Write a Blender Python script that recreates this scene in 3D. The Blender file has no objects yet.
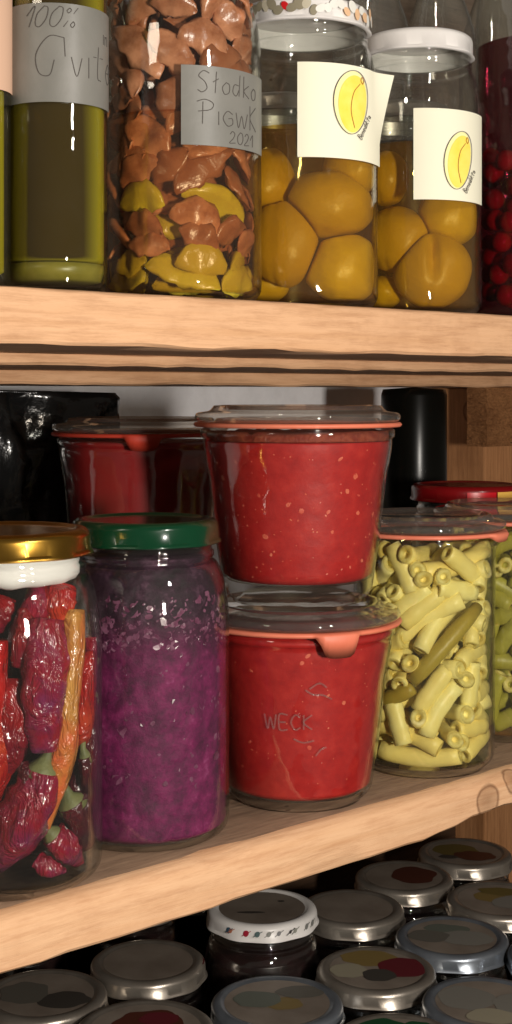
import bpy, math, random
from math import sin, cos, pi, atan2, sqrt, asin, exp
from mathutils import Vector, noise
C = bpy.context.scene.collection
S = bpy.context.scene
random.seed(7)

# ------------------------------------------------------------------ camera, world, lamps, exposure
H = 1.20                       # camera height above the floor
TH = math.radians(48.5)        # angle between the shelf's length (X) and the viewing direction
F = 1400.0                     # focal length in pixels of the 512 px wide frame
HOR = 393.0                    # row of the horizon
VX, VY = cos(TH), sin(TH)
RX, RY = sin(TH), -cos(TH)

cam_d = bpy.data.cameras.new('camera')
cam = bpy.data.objects.new('camera', cam_d); C.objects.link(cam)
cam.location = (0, 0, H)
cam.rotation_euler = (pi/2, 0, TH - pi/2)
cam_d.sensor_fit = 'HORIZONTAL'; cam_d.sensor_width = 36
cam_d.lens = F/512*36
cam_d.shift_y = -(512-HOR)/512
cam_d.clip_start = 0.01
S.camera = cam

w = bpy.data.worlds.new('room_ambience'); S.world = w; w.use_nodes = True
bg = w.node_tree.nodes['Background']
bg.inputs[0].default_value = (1.0, 0.86, 0.72, 1); bg.inputs[1].default_value = 0.09

def area(name, loc, target, sx, sy, power, col):
    l = bpy.data.lights.new(name, 'AREA'); l.shape = 'RECTANGLE'; l.size = sx; l.size_y = sy
    l.energy = power; l.color = col
    o = bpy.data.objects.new(name, l); C.objects.link(o); o.location = loc
    o.rotation_euler = (Vector(target)-Vector(loc)).to_track_quat('-Z', 'Y').to_euler()
    return o
def cf(r, d, z): return (VX*d+RX*r, VY*d+RY*r, H+z)
area('torch_light', cf(.36, -.02, -.035), cf(.02, .82, -.03), .05, .09, 7.4, (1, .93, .84))
area('ceiling_lamp', cf(-.75, -.25, .62), cf(0, .85, -.05), .30, .30, 2.2, (1, .85, .68))

area('wall_lamp', cf(.66, -.05, .40), cf(.1, .85, 0), .07, .12, 2.6, (1, .94, .88))
S.view_settings.view_transform = 'Standard'; S.view_settings.look = 'None'
S.view_settings.gamma = 1; S.view_settings.use_curve_mapping = False
S.view_settings.exposure = 0.0
S.cycles.use_denoising = True
S.cycles.max_bounces = 24; S.cycles.transparent_max_bounces = 48
S.cycles.transmission_bounces = 12; S.cycles.glossy_bounces = 4; S.cycles.diffuse_bounces = 3
S.cycles.sample_clamp_indirect = 4
S.cycles.caustics_reflective = False; S.cycles.caustics_refractive = False

# ------------------------------------------------------------------ materials
def srgb(r, g, b):
    f = lambda c: (c/255/12.92) if c/255 <= .04045 else ((c/255+.055)/1.055)**2.4
    return (f(r), f(g), f(b), 1)
def new_mat(name):
    m = bpy.data.materials.new(name); m.use_nodes = True
    nt = m.node_tree; nt.nodes.clear()
    out = nt.nodes.new('ShaderNodeOutputMaterial')
    return m, nt, out
def N(nt, t, **kw):
    n = nt.nodes.new(t)
    for k, v in kw.items():
        if k.startswith('i_'): n.inputs[k[2:].replace('_', ' ')].default_value = v
        else: setattr(n, k, v)
    return n
def math_n(nt, op, a, b=None, clamp=False):
    n = nt.nodes.new('ShaderNodeMath'); n.operation = op; n.use_clamp = clamp
    for i, v in enumerate((a, b)):
        if v is None: continue
        if isinstance(v, (int, float)): n.inputs[i].default_value = v
        else: nt.links.new(v, n.inputs[i])
    return n.outputs[0]
def mixc(nt, fac, a, b, mode='MIX'):
    n = nt.nodes.new('ShaderNodeMix'); n.data_type = 'RGBA'; n.blend_type = mode; n.clamp_factor = True
    for i, v in ((0, fac), (6, a), (7, b)):
        if isinstance(v, (int, float, tuple)): n.inputs[i].default_value = v
        else: nt.links.new(v, n.inputs[i])
    return n.outputs[2]
def ramp(nt, fac, stops):
    n = nt.nodes.new('ShaderNodeValToRGB'); nt.links.new(fac, n.inputs[0])
    els = n.color_ramp.elements
    while len(els) > 1: els.remove(els[0])
    els[0].position, els[0].color = stops[0]
    for p, c in stops[1:]:
        e = els.new(p); e.color = c
    return n.outputs[0]
def coords(nt, scale=(1, 1, 1), loc=(0, 0, 0), world=False):
    tc = nt.nodes.new('ShaderNodeTexCoord'); mp = nt.nodes.new('ShaderNodeMapping')
    mp.inputs['Scale'].default_value = scale; mp.inputs['Location'].default_value = loc
    nt.links.new(tc.outputs['Object'], mp.inputs[0])
    return mp.outputs[0]
def noise_t(nt, vec, scale, detail=4, rough=.55, dist=0):
    n = nt.nodes.new('ShaderNodeTexNoise'); nt.links.new(vec, n.inputs['Vector'])
    n.inputs['Scale'].default_value = scale; n.inputs['Detail'].default_value = detail
    n.inputs['Roughness'].default_value = rough; n.inputs['Distortion'].default_value = dist
    return n.outputs['Fac']
def voro(nt, vec, scale, feature='F1'):
    n = nt.nodes.new('ShaderNodeTexVoronoi'); n.feature = feature; nt.links.new(vec, n.inputs['Vector'])
    n.inputs['Scale'].default_value = scale
    return n
def bump(nt, h, dist, strength=1.0):
    b = nt.nodes.new('ShaderNodeBump'); b.inputs['Distance'].default_value = dist
    b.inputs['Strength'].default_value = strength; nt.links.new(h, b.inputs['Height'])
    return b.outputs[0]
def principled(nt, out, color, rough=.5, spec=.5, metal=0, normal=None, sss=0, coat=0):
    p = nt.nodes.new('ShaderNodeBsdfPrincipled')
    if isinstance(color, tuple): p.inputs['Base Color'].default_value = color
    else: nt.links.new(color, p.inputs['Base Color'])
    if isinstance(rough, (int, float)): p.inputs['Roughness'].default_value = rough
    else: nt.links.new(rough, p.inputs['Roughness'])
    p.inputs['Specular IOR Level'].default_value = spec
    p.inputs['Metallic'].default_value = metal
    p.inputs['Coat Weight'].default_value = coat
    if normal is not None: nt.links.new(normal, p.inputs['Normal'])
    nt.links.new(p.outputs[0], out.inputs[0])
    return p

def plain(name, col, rough=.5, spec=.5, metal=0, col2=None, nscale=60, bumpd=0, coat=0, bscale=None, lo=.35, hi=.65):
    m, nt, out = new_mat(name)
    v = coords(nt)
    c = col; nrm = None
    if col2 is not None:
        f = noise_t(nt, v, nscale, 5)
        c = ramp(nt, f, [(lo, col), (hi, col2)])
    if bumpd:
        nrm = bump(nt, noise_t(nt, v, bscale or nscale*2, 5), bumpd)
    principled(nt, out, c, rough, spec, metal, nrm, coat=coat)
    return m

def glass_mat(name, tint=(.975, .98, .965, 1), edge=(.50, .51, .48, 1), refl=1.0, dust=0.006, rough=.02, smear=0):
    """thin clear glass: Fresnel mirror over a clear pane that absorbs more where the path through it is long"""
    m, nt, out = new_mat(name)
    geo = nt.nodes.new('ShaderNodeNewGeometry')
    dot = nt.nodes.new('ShaderNodeVectorMath'); dot.operation = 'DOT_PRODUCT'
    nt.links.new(geo.outputs['Incoming'], dot.inputs[0]); nt.links.new(geo.outputs['Normal'], dot.inputs[1])
    cosv = math_n(nt, 'ABSOLUTE', dot.outputs['Value'])
    g = math_n(nt, 'SUBTRACT', 1.0, cosv, True)
    p5 = math_n(nt, 'POWER', g, 5.0)
    fr = math_n(nt, 'MULTIPLY', math_n(nt, 'ADD', math_n(nt, 'MULTIPLY', p5, .93), .05), refl, True)
    eg = math_n(nt, 'POWER', g, 4.0)
    tc = mixc(nt, eg, tint, edge)
    tr = nt.nodes.new('ShaderNodeBsdfTransparent'); nt.links.new(tc, tr.inputs[0])
    gl = nt.nodes.new('ShaderNodeBsdfGlossy'); gl.inputs['Roughness'].default_value = rough
    gl.inputs['Color'].default_value = (1, 1, 1, 1)
    b = bump(nt, noise_t(nt, coords(nt), 28, 2), .0016, 1)
    nt.links.new(b, gl.inputs['Normal'])
    mx = nt.nodes.new('ShaderNodeMixShader'); nt.links.new(fr, mx.inputs[0])
    nt.links.new(tr.outputs[0], mx.inputs[1]); nt.links.new(gl.outputs[0], mx.inputs[2])
    last = mx.outputs[0]
    if dust:
        df = nt.nodes.new('ShaderNodeBsdfDiffuse'); df.inputs[0].default_value = (.8, .78, .74, 1)
        f = math_n(nt, 'MULTIPLY', noise_t(nt, coords(nt), 45, 6, .7), dust*1.2)
        m2 = nt.nodes.new('ShaderNodeMixShader'); nt.links.new(f, m2.inputs[0])
        nt.links.new(last, m2.inputs[1]); nt.links.new(df.outputs[0], m2.inputs[2]); last = m2.outputs[0]
    nt.links.new(last, out.inputs[0])
    return m

def liquid_mat(name, tint, haze=.04, hazecol=(.5, .3, .05, 1)):
    m, nt, out = new_mat(name)
    tr = nt.nodes.new('ShaderNodeBsdfTransparent'); tr.inputs[0].default_value = tint
    df = nt.nodes.new('ShaderNodeBsdfDiffuse'); df.inputs[0].default_value = hazecol
    mx = nt.nodes.new('ShaderNodeMixShader'); mx.inputs[0].default_value = haze
    nt.links.new(tr.outputs[0], mx.inputs[1]); nt.links.new(df.outputs[0], mx.inputs[2])
    nt.links.new(mx.outputs[0], out.inputs[0])
    return m

def wood_mat(name, a, b, dark, scale=(3, 60, 60), rough=.75, knots=(), speck=True, bumpd=.0006):
    m, nt, out = new_mat(name)
    v = coords(nt, scale)
    f = noise_t(nt, v, 1.0, 7, .6, .8)
    c = ramp(nt, f, [(.3, b), (.5, a), (.72, b)])
    v2 = coords(nt)
    fz = noise_t(nt, coords(nt, (scale[0]*8, scale[1]*5, scale[2]*5)), 1.0, 6, .75)
    c = mixc(nt, math_n(nt, 'MULTIPLY', math_n(nt, 'SUBTRACT', fz, .46, True), 2.6, True), c, dark)
    g = noise_t(nt, v2, 14, 5, .65)
    c = mixc(nt, math_n(nt, 'MULTIPLY', math_n(nt, 'SUBTRACT', g, .5, True), 2.2, True), c, dark)
    if speck:
        vv = voro(nt, coords(nt, (1, 1.6, 2.0)), 48)
        s = math_n(nt, 'LESS_THAN', vv.outputs['Distance'], .085)
        sel = nt.nodes.new('ShaderNodeSeparateColor'); nt.links.new(vv.outputs['Color'], sel.inputs[0])
        s = math_n(nt, 'MULTIPLY', s, math_n(nt, 'GREATER_THAN', sel.outputs[0], .72))
        c = mixc(nt, math_n(nt, 'MULTIPLY', s, .75), c, (.05, .025, .012, 1))
    tcn = nt.nodes.new('ShaderNodeTexCoord')
    for (kx, ky, kz, kr) in knots:
        d = nt.nodes.new('ShaderNodeVectorMath'); d.operation = 'DISTANCE'
        nt.links.new(tcn.outputs['Object'], d.inputs[0]); d.inputs[1].default_value = (kx, ky, kz)
        dd = math_n(nt, 'ADD', math_n(nt, 'DIVIDE', d.outputs['Value'], kr), math_n(nt, 'MULTIPLY', math_n(nt, 'SUBTRACT', noise_t(nt, v2, 60), .5), .5))
        ring = ramp(nt, dd, [(0, (.55, .55, .55, 1)), (.55, (.75, .75, .75, 1)), (.8, (.62, .62, .62, 1)), (.93, (1, 1, 1, 1)), (1, (.0, .0, .0, 1))])
        ring2 = ramp(nt, dd, [(0, (.5, .5, .5, 1)), (.7, (.3, .3, .3, 1)), (.84, (.75, .75, .75, 1)), (1.0, (0, 0, 0, 1))])
        c = mixc(nt, ring2, c, (.12, .045, .016, 1))
    fine = noise_t(nt, coords(nt, (scale[0]*3, scale[1]*3, scale[2]*3)), 1.5, 6, .7)
    nrm = bump(nt, fine, bumpd)
    principled(nt, out, c, rough, .3, 0, nrm)
    return m

M = {}
M['sawn'] = wood_mat('sawn_pine', srgb(222, 176, 136), srgb(208, 160, 118), srgb(172, 124, 88))
M['sawn_knotty'] = wood_mat('sawn_pine_knotty', srgb(226, 182, 142), srgb(212, 164, 122), srgb(188, 136, 98), knots=[(.648, .5264, H-.226-.014, .011), (.672, .5264, H-.226-.006, .009)])
M['plank'] = wood_mat('weathered_plank', srgb(186, 150, 120), srgb(164, 128, 100), srgb(128, 98, 76), speck=True)
M['grime'] = wood_mat('grimy_board', srgb(168, 138, 112), srgb(140, 112, 90), srgb(104, 82, 66), scale=(4, 45, 45), rough=.85)
M['post'] = wood_mat('post_pine', srgb(214, 160, 108), srgb(190, 134, 86), srgb(170, 112, 68), scale=(45, 45, 3), knots=())
M['floorboard'] = wood_mat('dark_board', srgb(88, 64, 46), srgb(66, 48, 34), srgb(46, 34, 26))  # deep brown stands in for the shade under the lower shelf
M['dim_backing'] = wood_mat('grey_dim_backing', srgb(132, 116, 100), srgb(112, 97, 83), srgb(82, 70, 60))  # dim tone stands in for the dark background behind the upper jars
M['rough_sawn'] = wood_mat('rough_sawn', srgb(206, 146, 94), srgb(160, 106, 64), srgb(126, 78, 44), scale=(50, 30, 90), bumpd=.006)
M['glass'] = glass_mat('jar_glass')
M['mark'] = glass_mat('raised_glass_mark', refl=2.6, dust=.05, rough=.15)
M['lid_glass'] = glass_mat('thick_lid_glass', tint=(.93, .90, .86, 1), edge=(.62, .54, .46, 1), refl=1.4, dust=.07)
M['green_glass'] = glass_mat('bottle_glass', tint=(.95, .96, .90, 1), edge=(.35, .38, .15, 1))
M['dusty_glass'] = glass_mat('dusty_glass', dust=.06, edge=(.35, .34, .32, 1))
M['rubber'] = plain('orange_rubber', srgb(214, 112, 84), .5, .4, col2=srgb(226, 130, 102), nscale=30)
M['rubber_dim'] = plain('red_rubber', srgb(190, 62, 44), .5, .4)
M['paper'] = plain('cream_paper', srgb(244, 240, 216), .8, .2)
M['grey_paper'] = plain('grey_label_paper', srgb(132, 130, 124), .4, .5, col2=srgb(118, 117, 111), nscale=25, bumpd=.0004)
M['pink_paper'] = plain('pink_label_paper', srgb(214, 176, 150), .7, .3)
M['ink'] = plain('pencil_ink', srgb(88, 83, 79), .8, .1)
M['ink_soft'] = plain('pencil_outline', srgb(96, 84, 96), .8, .1)
M['ink_brown'] = plain('brown_pencil', srgb(190, 120, 60), .8, .1)
M['yellow_paint'] = plain('yellow_watercolour', srgb(250, 236, 120), .8, .2, col2=srgb(246, 222, 84), nscale=70)
M['yellow_pale'] = plain('pale_yellow_wash', srgb(250, 246, 180), .8, .2)
M['gold'] = plain('gold_lid', srgb(212, 166, 74), .24, .5, 1, col2=srgb(196, 148, 60), nscale=40)
M['green_lid'] = plain('green_lid', srgb(2, 54, 31), .2, .6, 0, coat=.5)
M['white_lid'] = plain('white_lid', srgb(240, 236, 232), .35, .5, 0, col2=srgb(228, 224, 220), nscale=30)
M['silver'] = plain('silver_lid', srgb(186, 177, 165), .32, .5, .75, col2=srgb(156, 146, 134), nscale=35, bumpd=.0004, bscale=40)
M['dusty_silver'] = plain('dusty_silver_top', srgb(160, 147, 134), .42, .5, .30, col2=srgb(132, 119, 107), nscale=22)
M['bluish_silver'] = plain('bluish_silver_lid', srgb(160, 168, 178), .3, .5, .7, col2=srgb(132, 138, 146), nscale=35)
M['white_plug'] = plain('white_inner_liner', srgb(240, 236, 232), .55, .4, 0, bumpd=.0008, nscale=20)
M['black_plastic'] = plain('black_plastic', (.008, .008, .008, 1), .2, .7, 0, bumpd=.004, nscale=12)
M['black_smooth'] = plain('black_smooth_plastic', (.004, .004, .003, 1), .25, .2)
M['plaster'] = plain('whitewashed_plaster', srgb(246, 244, 246), .9, .2, col2=srgb(232, 230, 232), nscale=30, bumpd=.002)
M['concrete'] = plain('dark_floor', srgb(80, 74, 68), .9, .2, col2=srgb(60, 56, 52), nscale=8)
M['dark_jam'] = plain('dark_preserve', srgb(26, 12, 12), .3, .5, col2=srgb(42, 16, 18), nscale=80)
M['berry_juice'] = liquid_mat('berry_juice', (.50, .12, .20, 1), .05, (.05, .006, .016, 1))
M['syrup'] = liquid_mat('amber_syrup', (.90, .78, .44, 1), .15, srgb(176, 118, 40))
M['brine'] = liquid_mat('pale_brine', (.98, .965, .84, 1), .03, (.5, .45, .15, 1))
M['quince_syrup'] = liquid_mat('quince_syrup', (.93, .80, .62, 1), .04, (.35, .16, .05, 1))
M['brown_oil'] = plain('oil_sediment', srgb(122, 112, 34), .35, .5, col2=srgb(142, 130, 50), nscale=60)

def oil_mat():
    """oil in a thin round bottle: dark middle and bright yellow refracting rim, both painted in by viewing angle"""
    m, nt, out = new_mat('green_gold_oil')
    lw = nt.nodes.new('ShaderNodeLayerWeight'); lw.inputs[0].default_value = .5
    e = nt.nodes.new('ShaderNodeMapRange'); e.inputs[1].default_value = .18; e.inputs[2].default_value = .56; nt.links.new(lw.outputs['Facing'], e.inputs[0])
    tr = nt.nodes.new('ShaderNodeBsdfTransparent'); tr.inputs[0].default_value = (.45, .30, .06, 1)
    df = nt.nodes.new('ShaderNodeBsdfDiffuse'); df.inputs[0].default_value = srgb(160, 146, 30)  # yellow stands in for light refracted at the bottle's rim
    d2 = nt.nodes.new('ShaderNodeBsdfDiffuse'); d2.inputs[0].default_value = srgb(72, 56, 14)  # brown stands in for the dark background seen through the oil
    m0 = nt.nodes.new('ShaderNodeMixShader'); m0.inputs[0].default_value = .72
    nt.links.new(tr.outputs[0], m0.inputs[1]); nt.links.new(d2.outputs[0], m0.inputs[2])
    mx = nt.nodes.new('ShaderNodeMixShader'); nt.links.new(e.outputs[0], mx.inputs[0])
    nt.links.new(m0.outputs[0], mx.inputs[1]); nt.links.new(df.outputs[0], mx.inputs[2])
    nt.links.new(mx.outputs[0], out.inputs[0]); return m
M['oil'] = oil_mat()

def sauce_mat():
    m, nt, out = new_mat('tomato_sauce')
    v = coords(nt)
    f = noise_t(nt, v, 130, 6, .6)
    c = ramp(nt, f, [(.25, srgb(156, 18, 20)), (.5, srgb(174, 28, 26)), (.8, srgb(192, 46, 38))])
    principled(nt, out, c, .5, .25, 0, bump(nt, f, .0004)); return m
M['sauce'] = sauce_mat()
M['sauce_dark'] = plain('sauce_foam', srgb(120, 40, 26), .6, .3, col2=srgb(150, 70, 46), nscale=180, bumpd=.001)
M['seed'] = plain('pale_seed', srgb(222, 112, 84), .4, .5, col2=srgb(204, 70, 54), nscale=90)
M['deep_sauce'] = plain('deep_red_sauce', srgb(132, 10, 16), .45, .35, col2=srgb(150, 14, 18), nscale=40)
def cabbage_mat():
    m, nt, out = new_mat('purple_cabbage')
    v = coords(nt)
    f = noise_t(nt, v, 75, 7, .75)
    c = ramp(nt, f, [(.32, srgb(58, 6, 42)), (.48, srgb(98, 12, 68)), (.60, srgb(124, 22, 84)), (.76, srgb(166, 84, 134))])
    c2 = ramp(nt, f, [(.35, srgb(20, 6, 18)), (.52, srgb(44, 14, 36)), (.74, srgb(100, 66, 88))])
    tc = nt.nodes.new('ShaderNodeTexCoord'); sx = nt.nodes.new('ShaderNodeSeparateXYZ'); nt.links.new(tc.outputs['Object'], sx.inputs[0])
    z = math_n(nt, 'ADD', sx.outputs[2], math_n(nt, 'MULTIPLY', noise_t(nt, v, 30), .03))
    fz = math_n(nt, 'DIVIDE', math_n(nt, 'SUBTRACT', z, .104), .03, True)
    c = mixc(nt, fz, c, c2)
    principled(nt, out, c, .6, .3, 0, bump(nt, f, .0012)); return m
M['cabbage'] = cabbage_mat()
M['flake_pale'] = plain('pale_cabbage_piece', srgb(136, 84, 112), .3, .6, col2=srgb(92, 34, 66), nscale=120)

def bean_mat(name, a, b, c3):
    m, nt, out = new_mat(name)
    f = noise_t(nt, coords(nt, (1, 1, 1)), 70, 5, .6)
    oi = nt.nodes.new('ShaderNodeObjectInfo')
    c = ramp(nt, f, [(.3, b), (.55, a)])
    c = mixc(nt, math_n(nt, 'MULTIPLY', oi.outputs['Random'], .75), c, c3)
    principled(nt, out, c, .4, .4, 0, bump(nt, f, .0006)); return m
M['bean'] = bean_mat('yellow_bean', srgb(248, 238, 168), srgb(240, 222, 138), srgb(236, 212, 122))
M['bean_end'] = plain('bean_cut_end', srgb(226, 216, 146), .5, .3, col2=srgb(196, 172, 84), nscale=150)
M['bean_dark'] = bean_mat('olive_bean', srgb(168, 148, 60), srgb(150, 128, 46), srgb(158, 134, 50))
M['bean_green'] = bean_mat('greener_bean', srgb(176, 170, 78), srgb(150, 144, 58), srgb(160, 150, 60))
def fruit_mat(name, a, b, c3, rough=.4):
    m, nt, out = new_mat(name)
    f = noise_t(nt, coords(nt), 45, 6, .65)
    oi = nt.nodes.new('ShaderNodeObjectInfo')
    c = ramp(nt, f, [(.32, b), (.6, a)])
    c = mixc(nt, math_n(nt, 'MULTIPLY', oi.outputs['Random'], .8), c, c3)
    principled(nt, out, c, rough, .45, 0, bump(nt, f, .001)); return m
M['quince'] = fruit_mat('brown_quince', srgb(216, 150, 110), srgb(140, 76, 42), srgb(130, 72, 38), .25)
M['quince_yellow'] = fruit_mat('yellow_quince', srgb(206, 190, 50), srgb(186, 160, 40), srgb(190, 160, 48), .25)
M['peach'] = fruit_mat('yellow_peach', srgb(228, 194, 30), srgb(208, 172, 22), srgb(196, 150, 20), .35)
M['berry'] = fruit_mat('red_berry', srgb(230, 30, 70), srgb(180, 14, 50), srgb(160, 12, 56), .25)
def chili_mat(name, a, b, c3, nsc=28):
    m, nt, out = new_mat(name)
    v = coords(nt)
    f = noise_t(nt, v, nsc, 4, .6, .4)
    c = ramp(nt, f, [(.34, a), (.5, b), (.66, c3)])
    wr = noise_t(nt, coords(nt, (1, 1, .55)), 85, 4, .6, 1.2)
    principled(nt, out, c, .17, .7, 0, bump(nt, wr, .0060), coat=.4); return m
M['chili_purple'] = chili_mat('purple_red_chili', srgb(126, 26, 66), srgb(140, 16, 38), srgb(110, 34, 80))
M['chili_red'] = chili_mat('red_chili', srgb(164, 12, 16), srgb(128, 8, 18), srgb(100, 12, 36))
M['chili_bright'] = chili_mat('bright_red_chili', srgb(186, 26, 18), srgb(160, 16, 16), srgb(190, 66, 34))
M['chili_tan'] = chili_mat('tan_dried_chili', srgb(222, 164, 84), srgb(188, 122, 54), srgb(220, 100, 56))
M['chili_dark'] = chili_mat('dark_chili', srgb(50, 10, 26), srgb(78, 10, 22), srgb(40, 12, 32))
M['calyx'] = plain('dried_green_stem', srgb(118, 120, 74), .55, .4, col2=srgb(86, 92, 60), nscale=80, bumpd=.001)
M['cap_pebble'] = plain('grey_print', srgb(142, 134, 112), .4, .4)
def solid(name, r, g, b, rough=.4): 
    if name not in M: M[name] = plain(name, srgb(r, g, b), rough, .4)
    return M[name]

# ------------------------------------------------------------------ mesh helpers
def mesh_obj(name, vs, fs, mat, parent=None, smooth=True, loc=None, mats=None, mi=None):
    me = bpy.data.meshes.new(name); me.from_pydata([tuple(v) for v in vs], [], fs); me.update()
    if smooth:
        me.polygons.foreach_set('use_smooth', [True]*len(me.polygons))
    for m_ in (mats or [mat]): me.materials.append(m_)
    if mi: me.polygons.foreach_set('material_index', mi)
    o = bpy.data.objects.new(name, me); C.objects.link(o)
    if parent is not None: o.parent = parent
    if loc is not None: o.location = loc
    return o
def sharp(o, ang=35):
    o.data.set_sharp_from_angle(angle=math.radians(ang)); return o
def tag(o, label, cat, group=None, kind=None):
    o['label'] = label; o['category'] = cat
    if group: o['group'] = group
    if kind: o['kind'] = kind
    return o
def empty(name, loc, label, cat, group=None):
    o = bpy.data.objects.new(name, None); C.objects.link(o); o.location = loc; o.empty_display_size = .02
    return tag(o, label, cat, group)
def lathe(prof, seg=72, off=None):
    """prof: list of (r, z); r == 0 makes a pole"""
    vs, fs, rows = [], [], []
    for (r, z) in prof:
        if r <= 1e-7:
            rows.append([len(vs)]); vs.append((0, 0, z))
        else:
            row = []
            for k in range(seg):
                a = 2*pi*k/seg
                dr, dz = off(a, r, z) if off else (0, 0)
                row.append(len(vs)); vs.append(((r+dr)*cos(a), (r+dr)*sin(a), z+dz))
            rows.append(row)
    for A, B in zip(rows[:-1], rows[1:]):
        for k in range(seg):
            k2 = (k+1) % seg
            if len(A) == 1 and len(B) == 1: continue
            if len(A) == 1: fs.append((A[0], B[k2], B[k]))
            elif len(B) == 1: fs.append((A[k], A[k2], B[0]))
            else: fs.append((A[k], A[k2], B[k2], B[k]))
    return vs, fs
def arc(cx, cz, r, a0, a1, n=5):
    return [(cx+r*cos(math.radians(a0+(a1-a0)*i/n)), cz+r*sin(math.radians(a0+(a1-a0)*i/n))) for i in range(n+1)]
def box(x0, x1, y0, y1, z0, z1):
    vs = [(x, y, z) for x in (x0, x1) for y in (y0, y1) for z in (z0, z1)]
    fs = [(0, 1, 3, 2), (4, 6, 7, 5), (0, 4, 5, 1), (2, 3, 7, 6), (0, 2, 6, 4), (1, 5, 7, 3)]
    return vs, fs
def bbox_obj(name, b, mat, parent, bev=.0015):
    x0, x1, y0, y1, z0, z1 = b
    cx, cy, cz = (x0+x1)/2, (y0+y1)/2, (z0+z1)/2
    vs, fs = box(x0-cx, x1-cx, y0-cy, y1-cy, z0-cz, z1-cz)
    o = mesh_obj(name, vs, fs, mat, parent, False)
    px, py, pz = (parent.location if parent else (0, 0, 0))
    o.location = (cx-px, cy-py, cz-pz)
    if bev:
        md = o.modifiers.new('edge', 'BEVEL'); md.width = bev; md.segments = 2; md.limit_method = 'ANGLE'
    return o
def tube(path, radii, seg=10, cap=True, shape=None):
    """swept tube; shape(k, seg, i) scales the ring"""
    vs, fs = [], []
    P = [Vector(p) for p in path]; n = len(P)
    up = None
    for i in range(n):
        t = (P[min(i+1, n-1)]-P[max(i-1, 0)]).normalized()
        if up is None:
            up = Vector((0, 0, 1)) if abs(t.z) < .9 else Vector((1, 0, 0))
        s = t.cross(up)
        if s.length < 1e-6: s = t.orthogonal()
        s.normalize(); up = s.cross(t).normalized()
        for k in range(seg):
            a = 2*pi*k/seg; q = shape(k, seg, i) if shape else 1
            vs.append(P[i]+(s*cos(a)+up*sin(a))*radii[i]*q)
    for i in range(n-1):
        for k in range(seg):
            k2 = (k+1) % seg
            fs.append((i*seg+k, i*seg+k2, (i+1)*seg+k2, (i+1)*seg+k))
    if cap:
        fs.append(tuple(range(seg-1, -1, -1))); fs.append(tuple((n-1)*seg+k for k in range(seg)))
    return vs, fs
def spline(pts, n):
    P = [Vector(p) for p in pts]
    if len(P) == 2: return [P[0].lerp(P[1], i/(n-1)) for i in range(n)]
    Q = [P[0]*2-P[1]]+P+[P[-1]*2-P[-2]]
    out = []
    for i in range(n):
        t = i/(n-1)*(len(P)-1); j = min(int(t), len(P)-2); u = t-j
        a, b, c, d = Q[j], Q[j+1], Q[j+2], Q[j+3]
        out.append(.5*((2*b)+(c-a)*u+(2*a-5*b+4*c-d)*u*u+(3*b-a-3*c+d)*u**3))
    return out
def copy_tree(o, parent=None):
    c = o.copy(); C.objects.link(c); c.parent = parent
    for ch in o.children: copy_tree(ch, c)
    return c

# position on the ground plan of a point seen in column px at depth d
def XY(px, d):
    r = (px-256)/F*d
    return (VX*d+RX*r, VY*d+RY*r)
ZL = H-.226          # top of lower shelf
ZU = H+.0467         # top of upper shelf
ZF = H-.535          # top of the bottom board

class Spot:
    """a jar's place: base centre, facing azimuth towards the camera, local frame for its contents"""
    def __init__(s, px, d, z):
        s.px, s.d, s.z = px, d, z
        s.x, s.y = XY(px, d); s.a0 = atan2(-s.y, -s.x)
        s.c = Vector((cos(s.a0), sin(s.a0), 0)); s.r = Vector((-sin(s.a0), cos(s.a0), 0))
        s.o = Vector((s.x, s.y, z))
    def w(s, a, b, z):      # a to the right, b towards the viewer, z above the base (world)
        return s.o+s.r*a+s.c*b+Vector((0, 0, z))
    def pix(s, px, py, b):  # pixel seen at local depth b
        dd = s.d-b
        return ((px-s.px)/F*dd, b, (H-(py-HOR)/F*dd)-s.z)

# ------------------------------------------------------------------ jar shells
T_SKIN = .0009
def shell(prof, t, floor_t=.0034):
    t = T_SKIN
    """outer profile from bottom centre up; returns closed wall with inner skin"""
    rf = radius_at(prof, floor_t)
    zz0 = floor_t+.0022
    inner = [(0, floor_t), (rf-t-.0022, floor_t), (radius_at(prof, zz0)-t, zz0)]+[(max(r-t, 0), z) for (r, z) in prof if z > zz0+.0005 and r > t*2]
    return prof+inner[::-1]
def radius_at(prof, z):
    R_ = 0
    for (r1, z1), (r2, z2) in zip(prof[:-1], prof[1:]):
        if z2 > z1 and z1 <= z <= z2: R_ = max(R_, r1+(r2-r1)*(z-z1)/(z2-z1))
    return R_
def fill_profile(prof, z0, z1, gap=.0006, n=24):
    '''profile of a filling that follows the jar's inner skin from z0 up to z1'''
    rf = radius_at(prof, z0)
    out = [(0, z0+.0004), (rf-T_SKIN-gap-.0032, z0+.0004)]
    za = z0+.0030
    zs_ = sorted(set([za+(z1-za)*i/n for i in range(n+1)]+[z for r, z in prof if za < z < z1]))
    for z in zs_: out.append((radius_at(prof, z)-T_SKIN-gap, z))
    out.append((0, z1))
    return out
def twist_profile(R, rn, h, sh=.30, base=.008):
    """screw-neck jar: straight body, round shoulder, threaded neck; h to the rim"""
    zn = h-.016; zs = h-.016-sh*(R)
    pr = [(0, .0025), (R*.62, .0022), (R*.70, 0), (R*.82, 0)]
    pr += arc(R-base, base, base, -80, 0, 5)
    pr += [(R, base+.01), (R, zs*.6), (R, zs)]
    n = 10
    for i in range(1, n+1):
        u = i/n
        pr.append((R-(R-rn)*(1-cos(u*pi/2))**1.0, zs+(zn-.002-zs)*sin(u*pi/2)**1.1))
    pr += [(rn+.0012, zn), (rn+.0012, zn+.002), (rn, zn+.003), (rn, zn+.006), (rn+.001, zn+.0075), (rn, zn+.009), (rn, h-.001), (rn-.001, h)]
    return pr
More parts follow.
